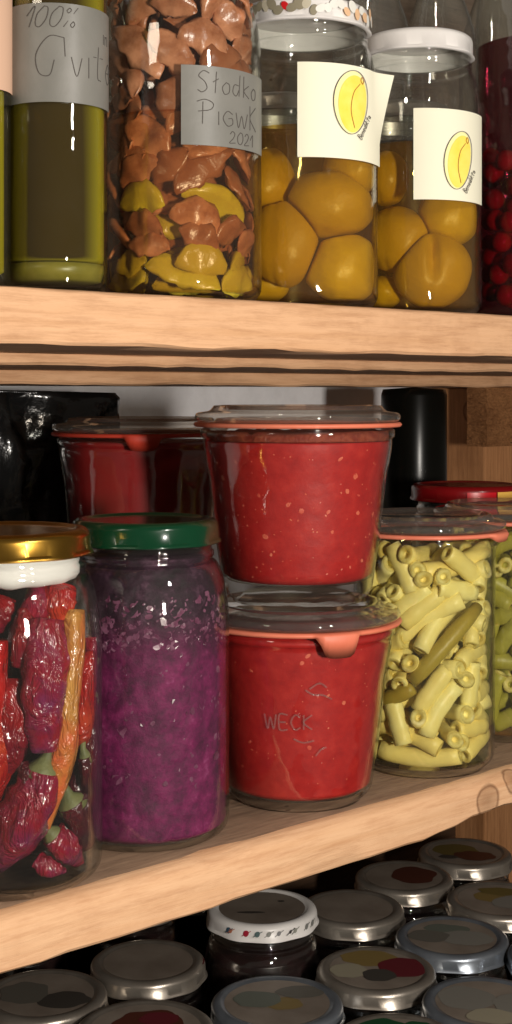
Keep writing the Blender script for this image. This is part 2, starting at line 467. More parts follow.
def lid_profile(R, zb, t, panel=.0012):
    zt = zb+t
    return [(0, zt-panel), (R*.60, zt-panel), (R-.0085, zt-panel), (R-.0070, zt-panel*.3), (R-.0055, zt), (R-.0025, zt-.0004), (R-.0008, zt-.0018), (R-.0002, zt-.0035),
            (R-.0004, zb+.0025), (R+.0006, zb+.0016), (R+.0008, zb+.0006), (R, zb), (R-.0016, zb+.0002), (R-.002, zb+.003), (R-.003, zt-.0028), (0, zt-.0030)]

def twist_jar(name, sp, R, rn, h, label, lid_mat, lidR, lid_t=.0095, glass='glass', cat='jar', group=None, sh=.30, lid=True, top=None):
    root = empty(name, sp.o, label, cat, group)
    vs, fs = lathe(shell(twist_profile(R, rn, h, sh), .0024), 96)
    mesh_obj('glass_body', vs, fs, M[glass], root)
    if lid:
        vs, fs = lathe(lid_profile(lidR, h-lid_t+.0008, lid_t+.0022), 96, off=lambda a, r, z: ((.0006*cos(a*9) if z < h-lid_t+.004 and r > lidR-.0015 else 0), 0))
        l = sharp(mesh_obj('lid', vs, fs, M[lid_mat], root), 50)
        return root, l
    return root, None

root_prof = {}
def preserve_jar(name, sp, Rlid, Rtop, Rbot, h, label, group=None, ringmat='rubber', tongue=0.0, glass='glass', taper=True, z=0, tongue_len=.010, base_t=.0055):
    """clip jar with a loose glass lid over a rubber ring; h is the height to the lid's top"""
    root = empty(name, sp.o+Vector((0, 0, z)), label, 'jar', group)
    lt = .0095; zr = h-lt-.0028           # rim height under the ring
    bc = .010
    pr = [(0, .004), (Rbot*.72, .0035), (Rbot*.80, 0.0), (Rbot-bc*.6, 0)] + arc(Rbot-bc+.0005, bc, bc-.0005, -70, 0, 5)
    pr += [(Rbot+(Rtop-Rbot)*.35, zr*.35), (Rbot+(Rtop-Rbot)*.7, zr*.7), (Rtop, zr-.012)]
    pr += [(Rtop+.0002, zr-.009), (Rlid-.005, zr-.0065), (Rlid-.0035, zr-.005), (Rlid-.0035, zr-.0015), (Rlid-.006, zr), (Rtop-.003, zr)]
    full = shell(pr[:-1], .0030, base_t)
    vs, fs = lathe(full, 96); mesh_obj('glass_body', vs, fs, M[glass], root)
    # rubber ring with its pull tongue
    A = sp.a0+tongue
    def ro(a, r, zz):
        if r < Rlid-.002: return (0, 0)
        d = (a-A+pi) % (2*pi)-pi
        wv = max(0, min(1, (.215-abs(d))/.10))
        k = wv*wv*(3-2*wv)
        return (.0024*min(1, k*3), -tongue_len*k*(1-.12*(d/.2)**2) if zz < zl_ else -tongue_len*.0*k)
    zz = zr+.0002; zl_ = zr+.0009
    vs, fs = lathe([(Rtop-.004, zz), (Rlid-.003, zz), (Rlid-.0004, zz), (Rlid+.0004, zz+.0012), (Rlid-.0004, zz+.0024), (Rlid-.003, zz+.0024), (Rtop-.004, zz+.0024), (Rtop-.004, zz)], 160, off=ro)
    mesh_obj('rubber_ring', vs, fs, M[ringmat], root)
    zl = zz+.0026
    lp = [(0, zl+.0030), (Rlid*.55, zl+.0030), (Rlid*.78, zl+.0022), (Rlid*.82, zl), (Rlid-.003, zl)] + arc(Rlid-.0028, zl+.0028, .0026, -80, 80, 5)
    lp += [(Rlid-.008, zl+.0062), (Rlid*.84, zl+.0070), (Rlid*.81, zl+.0092), (Rlid*.76, zl+.0094), (Rlid*.70, zl+.0070), (0, zl+.0068)]
    vs, fs = lathe(lp, 96); mesh_obj('glass_lid', vs, fs, M['lid_glass'], root)
    root_prof[root.name] = pr[:-1]
    return root, zr

def content(name, sp, prof, mat, label, cat, z=0, off=None, seg=96, group=None, kind='stuff'):
    vs, fs = lathe(prof, seg, off)
    o = mesh_obj(name, vs, fs, mat, None, True, sp.o+Vector((0, 0, z)))
    return tag(o, label, cat, group, kind)

# ------------------------------------------------------------------ curved labels and drawings on them
def on_cyl(sp, R, s, z, lift=0):
    a = sp.a0+s/R
    return ((R+lift)*cos(a), (R+lift)*sin(a), z)
def label_patch(root, sp, R, s0, s1, z0, z1, mat, name='paper_label', peel=None, slope=0, nu=30, nz=8, th=.0003, lift=.0004):
    vs, fs = [], []
    for side in (lift, lift+th):
        for j in range(nz+1):
            for i in range(nu+1):
                u = i/nu; v = j/nz
                s = s0+(s1-s0)*u; z = z0+(z1-z0)*v+slope*(s-s0)
                if peel:
                    ex, ez = peel(u, v)
                    b = on_cyl(sp, R, s, z, side+ex); vs.append((b[0], b[1], b[2]+ez))
                else: vs.append(on_cyl(sp, R, s, z, side))
    n1 = (nu+1)*(nz+1)
    q = lambda i, j, o: o+j*(nu+1)+i
    for j in range(nz):
        for i in range(nu):
            fs.append((q(i, j, n1), q(i+1, j, n1), q(i+1, j+1, n1), q(i, j+1, n1)))
            fs.append((q(i, j, 0), q(i, j+1, 0), q(i+1, j+1, 0), q(i+1, j, 0)))
    for i in range(nu):
        fs.append((q(i, 0, 0), q(i+1, 0, 0), q(i+1, 0, n1), q(i, 0, n1)))
        fs.append((q(i, nz, 0), q(i, nz, n1), q(i+1, nz, n1), q(i+1, nz, 0)))
    for j in range(nz):
        fs.append((q(0, j, 0), q(0, j, n1), q(0, j+1, n1), q(0, j+1, 0)))
        fs.append((q(nu, j, 0), q(nu, j+1, 0), q(nu, j+1, n1), q(nu, j, n1)))
    return sharp(mesh_obj(name, vs, fs, mat, root), 40)
def strokes(parent, sp, R, lines, width, mat, name='handwriting', lift=.0009, sub=6, smooth=True, slope_r=0, zref=0):
    vs, fs = [], []
    for ln in lines:
        pts = [Vector((a, b, 0)) for a, b in ln]
        if smooth and len(pts) > 2: pts = spline(pts, (len(pts)-1)*sub+1)
        elif not smooth:
            o = []
            for a, b in zip(pts[:-1], pts[1:]):
                o += [a.lerp(b, k/3) for k in range(3)]
            pts = o+[pts[-1]]
        n0 = len(vs)
        for i, p in enumerate(pts):
            t = pts[min(i+1, len(pts)-1)]-pts[max(i-1, 0)]
            if t.length < 1e-9: t = Vector((1, 0, 0))
            t.normalize(); nn = Vector((-t.y, t.x, 0))*width*.5
            for q, l in ((p+nn, lift), (p-nn, lift), (p-nn, lift-.0002), (p+nn, lift-.0002)):
                vs.append(on_cyl(sp, R, q.x, q.y, l+slope_r*(q.y-zref)))
        for i in range(len(pts)-1):
            b = n0+i*4
            for k in range(4):
                k2 = (k+1) % 4
                fs.append((b+k, b+k2, b+4+k2, b+4+k))
    return mesh_obj(name, vs, fs, mat, parent, False)
def blob(parent, sp, R, cs, cz, outline, mat, name, lift=.0006):
    """filled flat shape on the curved label; outline = function(angle)->(ds, dz)"""
    vs, fs = [on_cyl(sp, R, cs, cz, lift)], []
    n, rings = 40, 6
    for j in range(1, rings+1):
        for k in range(n):
            a = 2*pi*k/n; ds, dz = outline(a)
            vs.append(on_cyl(sp, R, cs+ds*j/rings, cz+dz*j/rings, lift))
    for k in range(n): fs.append((0, 1+k, 1+(k+1) % n))
    for j in range(rings-1):
        for k in range(n):
            k2 = (k+1) % n; b = 1+j*n
            fs.append((b+k, b+n+k, b+n+k2, b+k2))
    return mesh_obj(name, vs, fs, mat, parent)
G = {   # handwriting strokes on a unit-height box
 '1': [[(0, .55), (.32, 1), (.28, 0)]], '0': [[(.3, 1), (.05, .6), (.1, .1), (.35, 0), (.55, .4), (.5, .9), (.28, 1)]],
 '2': [[(.05, .75), (.25, 1), (.45, .8), (.3, .4), (0, 0), (.5, .05)]], '%': [[(.5, 1), (.05, 0)], [(.1, .95), (0, .8), (.12, .7), (.2, .85), (.1, .95)], [(.45, .3), (.36, .12), (.48, 0), (.56, .15), (.45, .3)]],
 'S': [[(.5, .9), (.25, 1), (.05, .75), (.3, .5), (.4, .2), (.2, 0), (0, .1)]], 'l': [[(.12, 1), (.1, 0)]], 'L/': [[(.16, 1), (.1, 0)], [(0, .5), (.26, .68)]],
 'o': [[(.2, .55), (.02, .3), (.12, 0), (.34, .1), (.36, .45), (.2, .55)]], 'd': [[(.34, .5), (.1, .5), (.02, .15), (.2, 0), (.36, .3)], [(.42, 1), (.36, 0)]],
 'k': [[(.08, 1), (.05, 0)], [(.4, .6), (.08, .3), (.42, 0)]], 'P': [[(.22, .9), (.2, 0)], [(0, .9), (.3, 1), (.6, .85), (.5, .6), (.05, .5)]],
 'i': [[(.05, .55), (.05, 0)]], 'G': [[(.42, .5), (.2, .6), (.02, .3), (.2, 0), (.42, .1), (.4, .32), (.24, .3)]],
 'W': [[(0, .6), (.12, 0), (.28, .5), (.42, 0), (.6, .62)]], 'w': [[(0, .5), (.12, 0), (.26, .4), (.4, 0), (.5, .5)]],
 't': [[(.2, .9), (.16, .1), (.3, 0)], [(0, .6), (.4, .62)]], 'e': [[(.04, .28), (.34, .34), (.2, .55), (.02, .25), (.15, 0), (.36, .1)]],
 'a': [[(.34, .45), (.12, .5), (.02, .15), (.2, 0), (.34, .4), (.38, 0)]], 'n': [[(.02, .5), (.04, 0)], [(.04, .35), (.2, .5), (.32, .35), (.34, 0)]],
 'r': [[(.04, .5), (.06, 0)], [(.06, .3), (.2, .5), (.3, .45)]], 'B': [[(.06, 1), (.04, 0), (.36, .1), (.36, .45), (.06, .52), (.36, .7), (.3, .98), (.06, 1)]],
 'O': [[(.75, 1.0), (.35, 1.02), (.02, .55), (.1, .06), (.38, 0), (.5, .4)], [(.75, 1), (.78, .5)]], 'v': [[(0, .5), (.15, 0), (.3, .5)]],
 'E': [[(.4, 1), (0, 1), (0, 0), (.4, 0)], [(0, .5), (.3, .5)]], 'C': [[(.45, .85), (.2, 1), (0, .5), (.2, 0), (.45, .15)]], 'K': [[(0, 1), (0, 0)], [(.4, 1), (0, .5), (.42, 0)]], 'WW': [[(0, 1), (.15, 0), (.3, .8), (.45, 0), (.6, 1)]],
}
def write(seq, s, z, h, adv=None, tilt=0, rot=0):
    out = []; x = 0
    for g in seq:
        if g == ' ': x += .4*h; continue
        wd = 0
        for ln in G[g]:
            L = []
            for (a, b) in ln:
                wd = max(wd, a)
                px_, py_ = x+a*h+tilt*b*h, b*h
                L.append((s+px_*cos(rot)-py_*sin(rot), z+px_*sin(rot)+py_*cos(rot)))
            out.append(L)
        x += (wd+.16)*h
    return out

# ------------------------------------------------------------------ the setting
def struct(o): o['kind'] = 'structure'; return o
def slab(name, b, mat):
    vs, fs = box(*b); return struct(mesh_obj(name, vs, fs, mat, None, False))
YF = .5264; YB = .915
slab('floor', (-.8, 2.4, -1.0, 1.0, -.05, 0), M['concrete'])
vs, fs = [], []
wx, wz = 60, 50
for j in range(wz+1):
    for i in range(wx+1):
        x = -.8+3.2*i/wx; z = 2.2*j/wz
        vs.append((x, .96+.004*noise.noise(Vector((x*5, z*5, 0))), z))
for j in range(wz):
    for i in range(wx):
        a = j*(wx+1)+i; fs.append((a, a+1, a+wx+2, a+wx+1))
nb = len(vs)
vs += [(-.8, 1.02, 0), (2.4, 1.02, 0), (2.4, 1.02, 2.2), (-.8, 1.02, 2.2)]
fs.append((nb, nb+3, nb+2, nb+1))
struct(mesh_obj('wall_back', vs, fs, M['plaster']))

# ------------------------------------------------------------------ the shelving unit
unit = empty('wooden_storage_shelf', (0, 0, 0), 'rough pine storage shelf of sawn boards holding all the jars, against whitewashed wall', 'shelf')
def board(name, x0, x1, y0, y1, zt, thick, mat_face, mat_top, seed, warp=None, chamfer=.004, nx=160):
    """a sawn board with an uneven front edge: strips follow the cross-section round the front"""
    vs, fs, mi = [], [], []
    for i in range(nx+1):
        x = x0+(x1-x0)*i/nx
        t = thick*(warp(x) if warp else 1)
        wob = .0016*noise.noise(Vector((x*14, seed, 0)))+.0008*noise.noise(Vector((x*60, seed, 3)))
        wob2 = .0020*noise.noise(Vector((x*22, seed+5, 0)))+.0010*noise.noise(Vector((x*90, seed+9, 3)))
        fy = .0010*noise.noise(Vector((x*20, seed+2, 7)))
        ch = chamfer*(1+.6*noise.noise(Vector((x*35, seed+4, 1))))
        sec = [(y1, zt), (y0+.06, zt), (y0+ch*1.3+.001, zt), (y0+ch*.5+fy, zt-ch*.35), (y0+fy, zt-ch+wob*.4), (y0+fy*2, zt-t*.5), (y0+fy, zt-t+.0015+wob2), (y0+.0015, zt-t+wob2*.7), (y0+.05, zt-t), (y1, zt-t)]
        vs += [(x, y, z) for y, z in sec]
    m = 10
    for i in range(nx):
        for k in range(m):
            k2 = (k+1) % m
            fs.append((i*m+k, i*m+k2, (i+1)*m+k2, (i+1)*m+k))
            mi.append(0 if 2 <= k <= 6 else 1)
    fs.append(tuple(range(m-1, -1, -1))); fs.append(tuple(nx*m+k for k in range(m))); mi += [0, 0]
    return sharp(mesh_obj(name, vs, fs, None, unit, True, mats=[mat_face, mat_top], mi=mi), 40)
def warp_low(x):
    # thins out towards the bark edge at the right
    u = max(0, min(1, (x-.575)/.07))
    return 1-.20*u*u*(3-2*u)+.22*noise.noise(Vector((x*38, 1, 1)))*u+.08*noise.noise(Vector((x*110, 1, 4)))*u
board('shelf_board', -.35, 1.9, YF, YB, ZL, .0258, M['sawn_knotty'], M['grime'], 1.0, warp_low, .0055)
board('shelf_board', -.35, 1.9, YF, YB, ZU, .0252, M['sawn'], M['plank'], 4.0, None, .002)
board('support_plank', -.35, 1.9, YF+.108, YB, ZU-.0253, .0064, M['sawn'], M['plank'], 7.0, None, .001)
board('support_plank', -.35, 1.9, YF+.24, YB, ZU-.0318, .0095, M['sawn'], M['plank'], 9.0, None, .001)
bbox_obj('bottom_board', (-.35, 1.9, YF-.06, YB, ZF-.03, ZF), M['floorboard'], unit)
bbox_obj('added_dim_panel', (-.35, 1.9, YB-.012, YB, ZF, ZL-.027), M['floorboard'], unit)  # added sheet that blacks out the pale wall under the lower shelf
bbox_obj('added_dim_panel', (-.35, 1.9, YB-.012, YB, ZU+.0002, ZU+.42), M['dim_backing'], unit)  # added sheet that keeps the wall above the upper shelf dim
pxc, pyc = XY(485, 1.352)
postmat = wood_mat('knotty_post_pine', srgb(206, 148, 100), srgb(178, 124, 80), srgb(140, 92, 56), scale=(45, 45, 3), knots=[(-.06, -.028, 1.1815-(H+.005)/2, .0115)])
bbox_obj('post', (pxc, pxc+.12, pyc, YB+.042, 0, H+.0050), postmat, unit, .002)
bbox_obj('post', (-.30, -.22, pyc, YB+.042, 0, H+.0050), M['post'], unit, .002)
bx, by = XY(487, 1.30)
def bearer_mesh():
    x0, x1, y0, y1 = bx, bx+.55, by, by+.024; z0, z1 = H-.0500, ZU-.0414
    vs, fs = [], []
    nx, nz = 110, 26
    for j in range(nz+1):
        for i in range(nx+1):
            x = x0+(x1-x0)*i/nx; z = z0+(z1-z0)*j/nz
            vs.append((x+(.0012*noise.noise(Vector((z*400, 1, 2))) if i == 0 else 0), y0+.0010*noise.noise(Vector((x*120, z*500, 0)))+.0012*noise.noise(Vector((x*50, z*120, 5))), z))
    for j in range(nz):
        for i in range(nx):
            a = j*(nx+1)+i; fs.append((a, a+1, a+nx+2, a+nx+1))
    n = len(vs)
    vs += [(x0, y1, z0), (x1, y1, z0), (x1, y1, z1), (x0, y1, z1)]
    fs.append((n, n+3, n+2, n+1))
    fs.append(tuple([n+1, n]+list(range(0, nx+1))))
    fs.append(tuple([n, n+3]+[j*(nx+1) for j in range(nz, -1, -1)]))
    fs.append(tuple([n+3, n+2]+[nz*(nx+1)+i for i in range(nx, -1, -1)]))
    fs.append(tuple([n+2, n+1]+[j*(nx+1)+nx for j in range(nz+1)]))
    return mesh_obj('bearer', vs, fs, M['rough_sawn'], unit, False)
bearer_mesh()

# ================================================================== MIDDLE SHELF
def add_flake(vs, fs, c, nrm, size, rng, th=None):
    t = nrm.orthogonal().normalized(); b = nrm.cross(t)
    a0 = rng.random()*6.28; n = 7; i0 = len(vs)
    ax, ay = size*(.6+.6*rng.random()), size*(.5+.5*rng.random())
    for lay in (0, 1):
        for k in range(n):
            a = a0+2*pi*k/n; rr = .7+.5*rng.random()
            vs.append(c+t*cos(a)*ax*rr+b*sin(a)*ay*rr+nrm*(lay*(th or size*.35)*(.5+rng.random())))
    fs.append(tuple(i0+k for k in range(n-1, -1, -1))); fs.append(tuple(i0+n+k for k in range(n)))
    for k in range(n): fs.append((i0+k, i0+(k+1) % n, i0+n+(k+1) % n, i0+n+k))
# ---- tomato jars
spT = Spot(297.5, .79, ZL)
def tomato(z, label, tongue, name_label, tl, ringmat='rubber', foam=True, z0=.0125):
    root, zr = preserve_jar('preserving_jar', spT, .0583, .0530, .0425, .1095, label, None, ringmat, tongue, z=z, tongue_len=tl, base_t=z0-.0004)
    top = .0895 if foam else .0950
    pf = root_prof[root.name]
    sc_ = content('tomato_sauce', spT, fill_profile(pf, z0, top), M['sauce'], name_label, 'sauce', z)
    vs, fs = [], []
    rg = random.Random(41+int(z*1000))
    for i in range(130 if foam else 80):
        a = spT.a0+rg.uniform(-1.5, 1.5); zz = rg.uniform(.016, top-.004)
        rr = radius_at(pf, zz)-T_SKIN-.00068
        add_flake(vs, fs, Vector((cos(a)*rr, sin(a)*rr, zz)), Vector((cos(a), sin(a), -.1)).normalized(), rg.choice((.0004, .0005, .0006, .0008, .0016) if foam else (.0003, .0004, .0004, .0006, .0014)), rg, .0002)
    o = mesh_obj('tomato_seeds', vs, fs, M['seed'], sc_, False)
    o['kind'] = 'stuff'; o['label'] = 'pale seeds and pulp bits'
    if foam:
        rt = radius_at(pf, top)-T_SKIN-.0008
        content('sauce_foam', spT, [(0, top+.0004), (rt-.0002, top+.0004), (rt, top+.001), (rt-.0003, top+.0050), (0, top+.0040)], M['sauce_dark'],
                'brownish foamy layer on top of the tomato sauce in the upper stacked jar', 'sauce', z,
                off=lambda a, r, zz: (0, .0018*noise.noise(Vector((cos(a)*14, sin(a)*14, zz*3))) if zz > top+.0015 else 0), seg=96)
    return root
jarA = tomato(0, 'preserving jar of tomato sauce with hanging pink ring tongue, bottom of the stack', .38, 'red tomato sauce with pale seeds in the lower stacked jar', .0105, foam=False, z0=.0060)
jarB = tomato(.1098, 'glass preserving jar of tomato sauce standing on top of another tomato jar', 2.6, 'red tomato sauce with pale seeds in the upper stacked jar', .008)
# raised maker's mark on the lower jar: strawberry outline over the letters
Rm = .0478
for (seq, s, z, h) in ((['WW', 'E', 'C', 'K'], -.016, .0475, .008),):
    st = write(seq, s, z, h)
    st = [[(a*1.35+.004, b) for a, b in l] for l in st]
    stw = st
st = [[(.004, .069), (.008, .0665), (.013, .0660), (.018, .0635)], [(.006, .0695), (.011, .0725), (.015, .0700)], [(-.002, .0425), (.003, .0405), (.009, .0415)], [(.010, .033), (.013, .0365), (.016, .0375)]]
strokes(jarA, spT, Rm, stw+st, .0009, M['mark'], 'embossed_logo', .0006, slope_r=.108, zref=.0490)

# ---- dark red stack behind
spD = Spot(141, .92, ZL)
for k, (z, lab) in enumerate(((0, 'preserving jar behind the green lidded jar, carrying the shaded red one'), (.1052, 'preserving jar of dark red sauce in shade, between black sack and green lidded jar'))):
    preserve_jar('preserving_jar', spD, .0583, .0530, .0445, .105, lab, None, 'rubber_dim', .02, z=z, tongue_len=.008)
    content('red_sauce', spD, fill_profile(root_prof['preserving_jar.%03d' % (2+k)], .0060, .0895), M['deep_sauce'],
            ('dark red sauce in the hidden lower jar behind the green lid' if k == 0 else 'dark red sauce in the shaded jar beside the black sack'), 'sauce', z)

# ---- green lidded jar of red cabbage
spG = Spot(145, .725, ZL)
jg, lid = twist_jar('glass_jar', spG, .0437, .0345, .1585, 'tall glass jar of purple red cabbage with a dark green metal lid', 'green_lid', .0382, .0105, sh=.85)
def cab_off(a, r, z):
    k = noise.noise(Vector((cos(a)*8, sin(a)*8, z*190)))*.5+noise.noise(Vector((cos(a)*17, sin(a)*17, z*400)))*.5
    return (-abs(k)*.0030 if r > .02 else 0, 0)
outer = twist_profile(.0437, .0345, .1585, .85)
prof = fill_profile(outer, .0038, .143, .0006, 60)
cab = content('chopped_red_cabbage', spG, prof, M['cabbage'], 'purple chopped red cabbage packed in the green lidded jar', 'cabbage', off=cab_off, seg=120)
# lighter pieces pressed against the glass
vs, fs = [], []
rng = random.Random(3)
for i in range(620):
    a = spG.a0+rng.uniform(-1.5, 1.5); z = rng.choice((rng.uniform(.10, .126), rng.uniform(.10, .126), rng.uniform(.02, .126)))
    R_ = .0437
    for (r1, z1), (r2, z2) in zip(outer[:-1], outer[1:]):
        if z1 <= z <= z2 and z2 > z1: R_ = r1+(r2-r1)*(z-z1)/(z2-z1)
    sz = rng.uniform(.0007, .0017)
    nrm = Vector((cos(a), sin(a), rng.uniform(-.15, .15)+max(0, (z-.108)*16))).normalized()
    add_flake(vs, fs, Vector((cos(a)*(R_-.0024), sin(a)*(R_-.0024), z)), nrm, sz*rng.choice((1, 1, 1, 1.7)), rng, .0004)
o = mesh_obj('shreds', vs, fs, M['flake_pale'], cab, False)
o['kind'] = 'stuff'; o['label'] = 'pale translucent shreds'

# ---- gold lidded jar of dried chillies
spC = Spot(5, .66, ZL)
jc, lid = twist_jar('glass_jar', spC, .0457, .0372, .1595, 'glass jar of whole dried chilli peppers with a gold metal lid', 'gold', .0402, .0100, sh=.95)
vs, fs = lathe([(0, .1372), (.028, .1372), (.0330, .1385), (.0348, .1410), (.0350, .1445), (.0342, .1455), (.0348, .1470), (.0350, .1500), (.0343, .1510), (.0350, .1525), (.0350, .1560), (.033, .1575), (0, .1575)], 72,
               off=lambda a, r, z: (0, .0015*noise.noise(Vector((cos(a)*3, sin(a)*3, 0)))))
o = mesh_obj('white_inner_stopper', vs, fs, M['white_plug'], jc)
o['label'] = 'white stopper visible in the neck below the gold lid'
CPROF = twist_profile(.0457, .0372, .1595, .95)
def chili(pts, radii, mat, label, stem=None, flat=1.0, seg=16):
    """pts in pixels (px, py, depth towards viewer) for points inside the chilli jar"""
    L = [Vector(spC.pix(*p)) for p in pts]
    W = [spC.w(v.x, v.y, v.z) for v in L]
    n = 26
    P = spline(W, n)
    Rr = [v.x/1000 for v in spline([Vector((r, 0, 0)) for r in radii], n)]
    c = sum(P, Vector())/n
    P = [p-c for p in P]
    sd = random.random()*50
    def shp(k, sg, i):
        a = 2*pi*k/sg
        return 1+.20*noise.noise(Vector((cos(a)*1.3+sd, sin(a)*1.3, i*.32)))+.10*sin(3*a+sd+i*.12)
    vs, fs = tube(P, [max(r, .0003) for r in Rr], seg, True, shp)
    for i, v in enumerate(vs):          # pressed against the glass, never through it
        W_ = Vector(v)+c-spC.o
        lim = max(radius_at(CPROF, W_.z), .02)-.0022; hr = sqrt(W_.x**2+W_.y**2)
        if hr > lim-.0015:
            h2 = lim-.0015+.0015*(1-exp(-(hr-lim+.0015)/.0015)); W_.x *= h2/hr; W_.y *= h2/hr
        W_.z = max(W_.z, .0048)
        vs[i] = W_+spC.o-c
    o = mesh_obj('chilli_pepper', vs, fs, M[mat], None, True, c)
    tag(o, label, 'chilli pepper', 'dried chilli peppers in the gold lidded jar')
    if stem:
        e = P[0] if stem > 0 else P[-1]; q = P[2] if stem > 0 else P[-3]
        dr = (e-q).normalized(); rr = abs(stem)/1000
        pth = [e-dr*.003, e+dr*.001, e+dr*.004, e+dr*.008+Vector((.001, 0, .001)), e+dr*.016+Vector((.003, 0, .002))]
        vs, fs = tube(pth, [rr*1.05, rr*.95, rr*.5, .0016, .0012], 10)
        s_ = mesh_obj('stem', vs, fs, M['calyx'], o)
    return o
chili([(44, 622, .022), (43, 665, .027), (42, 710, .028), (44, 752, .028)], [9.5, 11, 9.5, 6], 'chili_purple', 'large wrinkled purple pink chilli standing upright in the middle of the jar')
chili([(42, 772, .028), (34, 800, .028), (16, 835, .026), (-12, 868, .018)], [8, 11, 11.5, 5], 'chili_purple', 'purple red chilli with green calyx curving down to the left in the jar', stem=8)
chili([(75, 612, .020), (73, 660, .024), (67, 705, .026), (64, 752, .026), (52, 796, .027), (45, 830, .026)], [6, 6, 6, 6.5, 5, 2.5], 'chili_tan', 'shrivelled tan and orange chilli strip beside the large purple one', seg=12)
chili([(12, 680, .022), (10, 720, .027), (9, 750, .027), (2, 775, .024)], [6, 7.5, 7.5, 4], 'chili_red', 'glossy deep red chilli pointing down at the left of the purple one')
chili([(-4, 640, .026), (-8, 700, .026), (-5, 760, .028), (-8, 800, .02)], [6, 8, 8, 4], 'chili_bright', 'bright red chilli at the very edge of the picture')
chili([(60, 590, .014), (58, 605, .018), (56, 622, .016)], [7, 8.5, 5], 'chili_bright', 'short red chilli tip just under the white stopper')
chili([(44, 588, .010), (36, 606, .018), (22, 640, .014), (14, 664, .01)], [6, 7, 7, 4], 'chili_purple', 'purple chilli lying under the stopper behind the large one', stem=5)
chili([(85, 655, .010), (86, 690, .014), (80, 730, .014), (78, 750, .012)], [5.5, 8, 7, 3], 'chili_bright', 'orange red chilli behind the tan strip near the right glass')
chili([(70, 806, .020), (80, 826, .018), (86, 850, .010)], [7.5, 7, 3.5], 'chili_dark', 'dark purple chilli with a round green calyx low in the jar', stem=7)
chili([(52, 838, .024), (66, 852, .022), (78, 866, .014)], [6.5, 6, 3], 'chili_purple', 'small purple chilli lying near the bottom of the jar', stem=5)
chili([(90, 700, -.002), (88, 745, .002), (80, 790, .004), (70, 830, .006)], [8, 9, 8, 5], 'chili_dark', 'dark maroon chilli deep in the jar behind the calyx', stem=4)
chili([(2, 600, .012), (-2, 615, .016), (-6, 630, .016)], [6, 7, 5], 'chili_red', 'small red chilli at the upper left inside the jar')
chili([(60, 640, -.01), (62, 700, -.008), (60, 770, -.006), (56, 840, -.004)], [10, 12, 12, 7], 'chili_dark', 'dark chilli standing behind the tan strip')
chili([(20, 640, -.004), (22, 700, .000), (26, 770, .002), (30, 850, .002)], [9, 13, 13, 8], 'chili_dark', 'dark chilli standing behind the glossy deep red one')
chili([(-20, 640, .0), (-22, 720, .0), (-20, 800, .004), (-10, 860, .002)], [9, 12, 12, 7], 'chili_red', 'red chilli at the back of the jar towards its hidden side')
chili([(-30, 650, .022), (-34, 720, .024), (-32, 800, .024), (-26, 860, .014)], [8, 9, 9, 5], 'chili_red', 'red chilli against the glass on the hidden side of the jar')
chili([(10, 800, .016), (4, 835, .020), (-4, 870, .012)], [7, 7, 3], 'chili_red', 'red chilli tip showing under the curved purple one')
chili([(84, 760, .016), (88, 780, .014), (86, 800, .008)], [3.5, 4.5, 2.5], 'chili_dark', 'small dark chilli with a thin greenish stalk by the right glass', stem=3)

chili([(26, 612, .020), (24, 640, .026), (18, 668, .027)], [4.5, 5.5, 3], 'chili_red', 'slim red chilli lying between the stopper and the glossy deep red one', stem=3)
chili([(92, 640, .004), (93, 665, .006), (92, 690, .006)], [4.5, 6, 3], 'chili_purple', 'small purple chilli pressed against the glass at the shoulder side')
chili([(22, 765, .027), (28, 780, .030), (30, 800, .0300)], [3.5, 4, 2.2], 'chili_dark', 'thin dark chilli tip between the two large purple ones')
chili([(36, 862, .020), (50, 872, .022), (62, 876, .018)], [4, 4.5, 2.5], 'chili_purple', 'small purple chilli tip lying flat on the floor of the jar')
# ---- beans
def bean_mesh(name, L, r, bend, mat, rng, dark=False):
    n = 9
    P = []
    for i in range(n):
        u = i/(n-1)-.5
        P.append(Vector((u*L, bend*(.25-u*u)*L, 0)))
    rad = [r*(1-.10*abs(2*i/(n-1)-1)**2+.05*sin(i*1.7+bend*40)) for i in range(n)]
    seg = 12
    shp = lambda k, sg, i: (1+.08*cos(2*2*pi*k/sg))
    vs, fs = tube(P, rad, seg, False, shp)
    mi = [0]*len(fs)
    # hollow cut ends
    for end in (0, n-1):
        c = P[end]; d = (P[end]-P[1 if end == 0 else n-2]).normalized()
        ring = [end*seg+k for k in range(seg)]
        r1 = []; 
        for k in ring: r1.append(len(vs)); vs.append(c+(Vector(vs[k])-c)*.55+d*.0002)
        r2 = []
        for k in ring: r2.append(len(vs)); vs.append(c+(Vector(vs[k])-c)*.34-d*.0022)
        ci = len(vs); vs.append(c-d*.0045)
        for k in range(seg):
            k2 = (k+1) % seg
            f1 = (ring[k], ring[k2], r1[k2], r1[k]); f2 = (r1[k], r1[k2], r2[k2], r2[k]); f3 = (r2[k], r2[k2], ci)
            if end == 0: f1, f2, f3 = f1[::-1], f2[::-1], f3[::-1]
            fs += [f1, f2, f3]; mi += [1, 1, 0]
    me = bpy.data.meshes.new(name); me.from_pydata([tuple(v) for v in vs], [], fs)
    me.polygons.foreach_set('use_smooth', [True]*len(me.polygons)); me.polygons.foreach_set('material_index', mi)
    me.materials.append(M[mat]); me.materials.append(M['bean_end']); me.update()
    return me
def segdist(p1, q1, p2, q2):
    d1, d2, r = q1-p1, q2-p2, p1-p2
    a, e, f = d1.dot(d1), d2.dot(d2), d2.dot(r)
    c, b = d1.dot(r), d1.dot(d2); den = a*e-b*b
    s = max(0, min(1, (b*f-c*e)/den)) if den > 1e-14 else 0
    t = (b*s+f)/e
    if t < 0: t = 0; s = max(0, min(1, -c/a))
    elif t > 1: t = 1; s = max(0, min(1, (b-c)/a))
    return ((p1+d1*s)-(p2+d2*t)).length
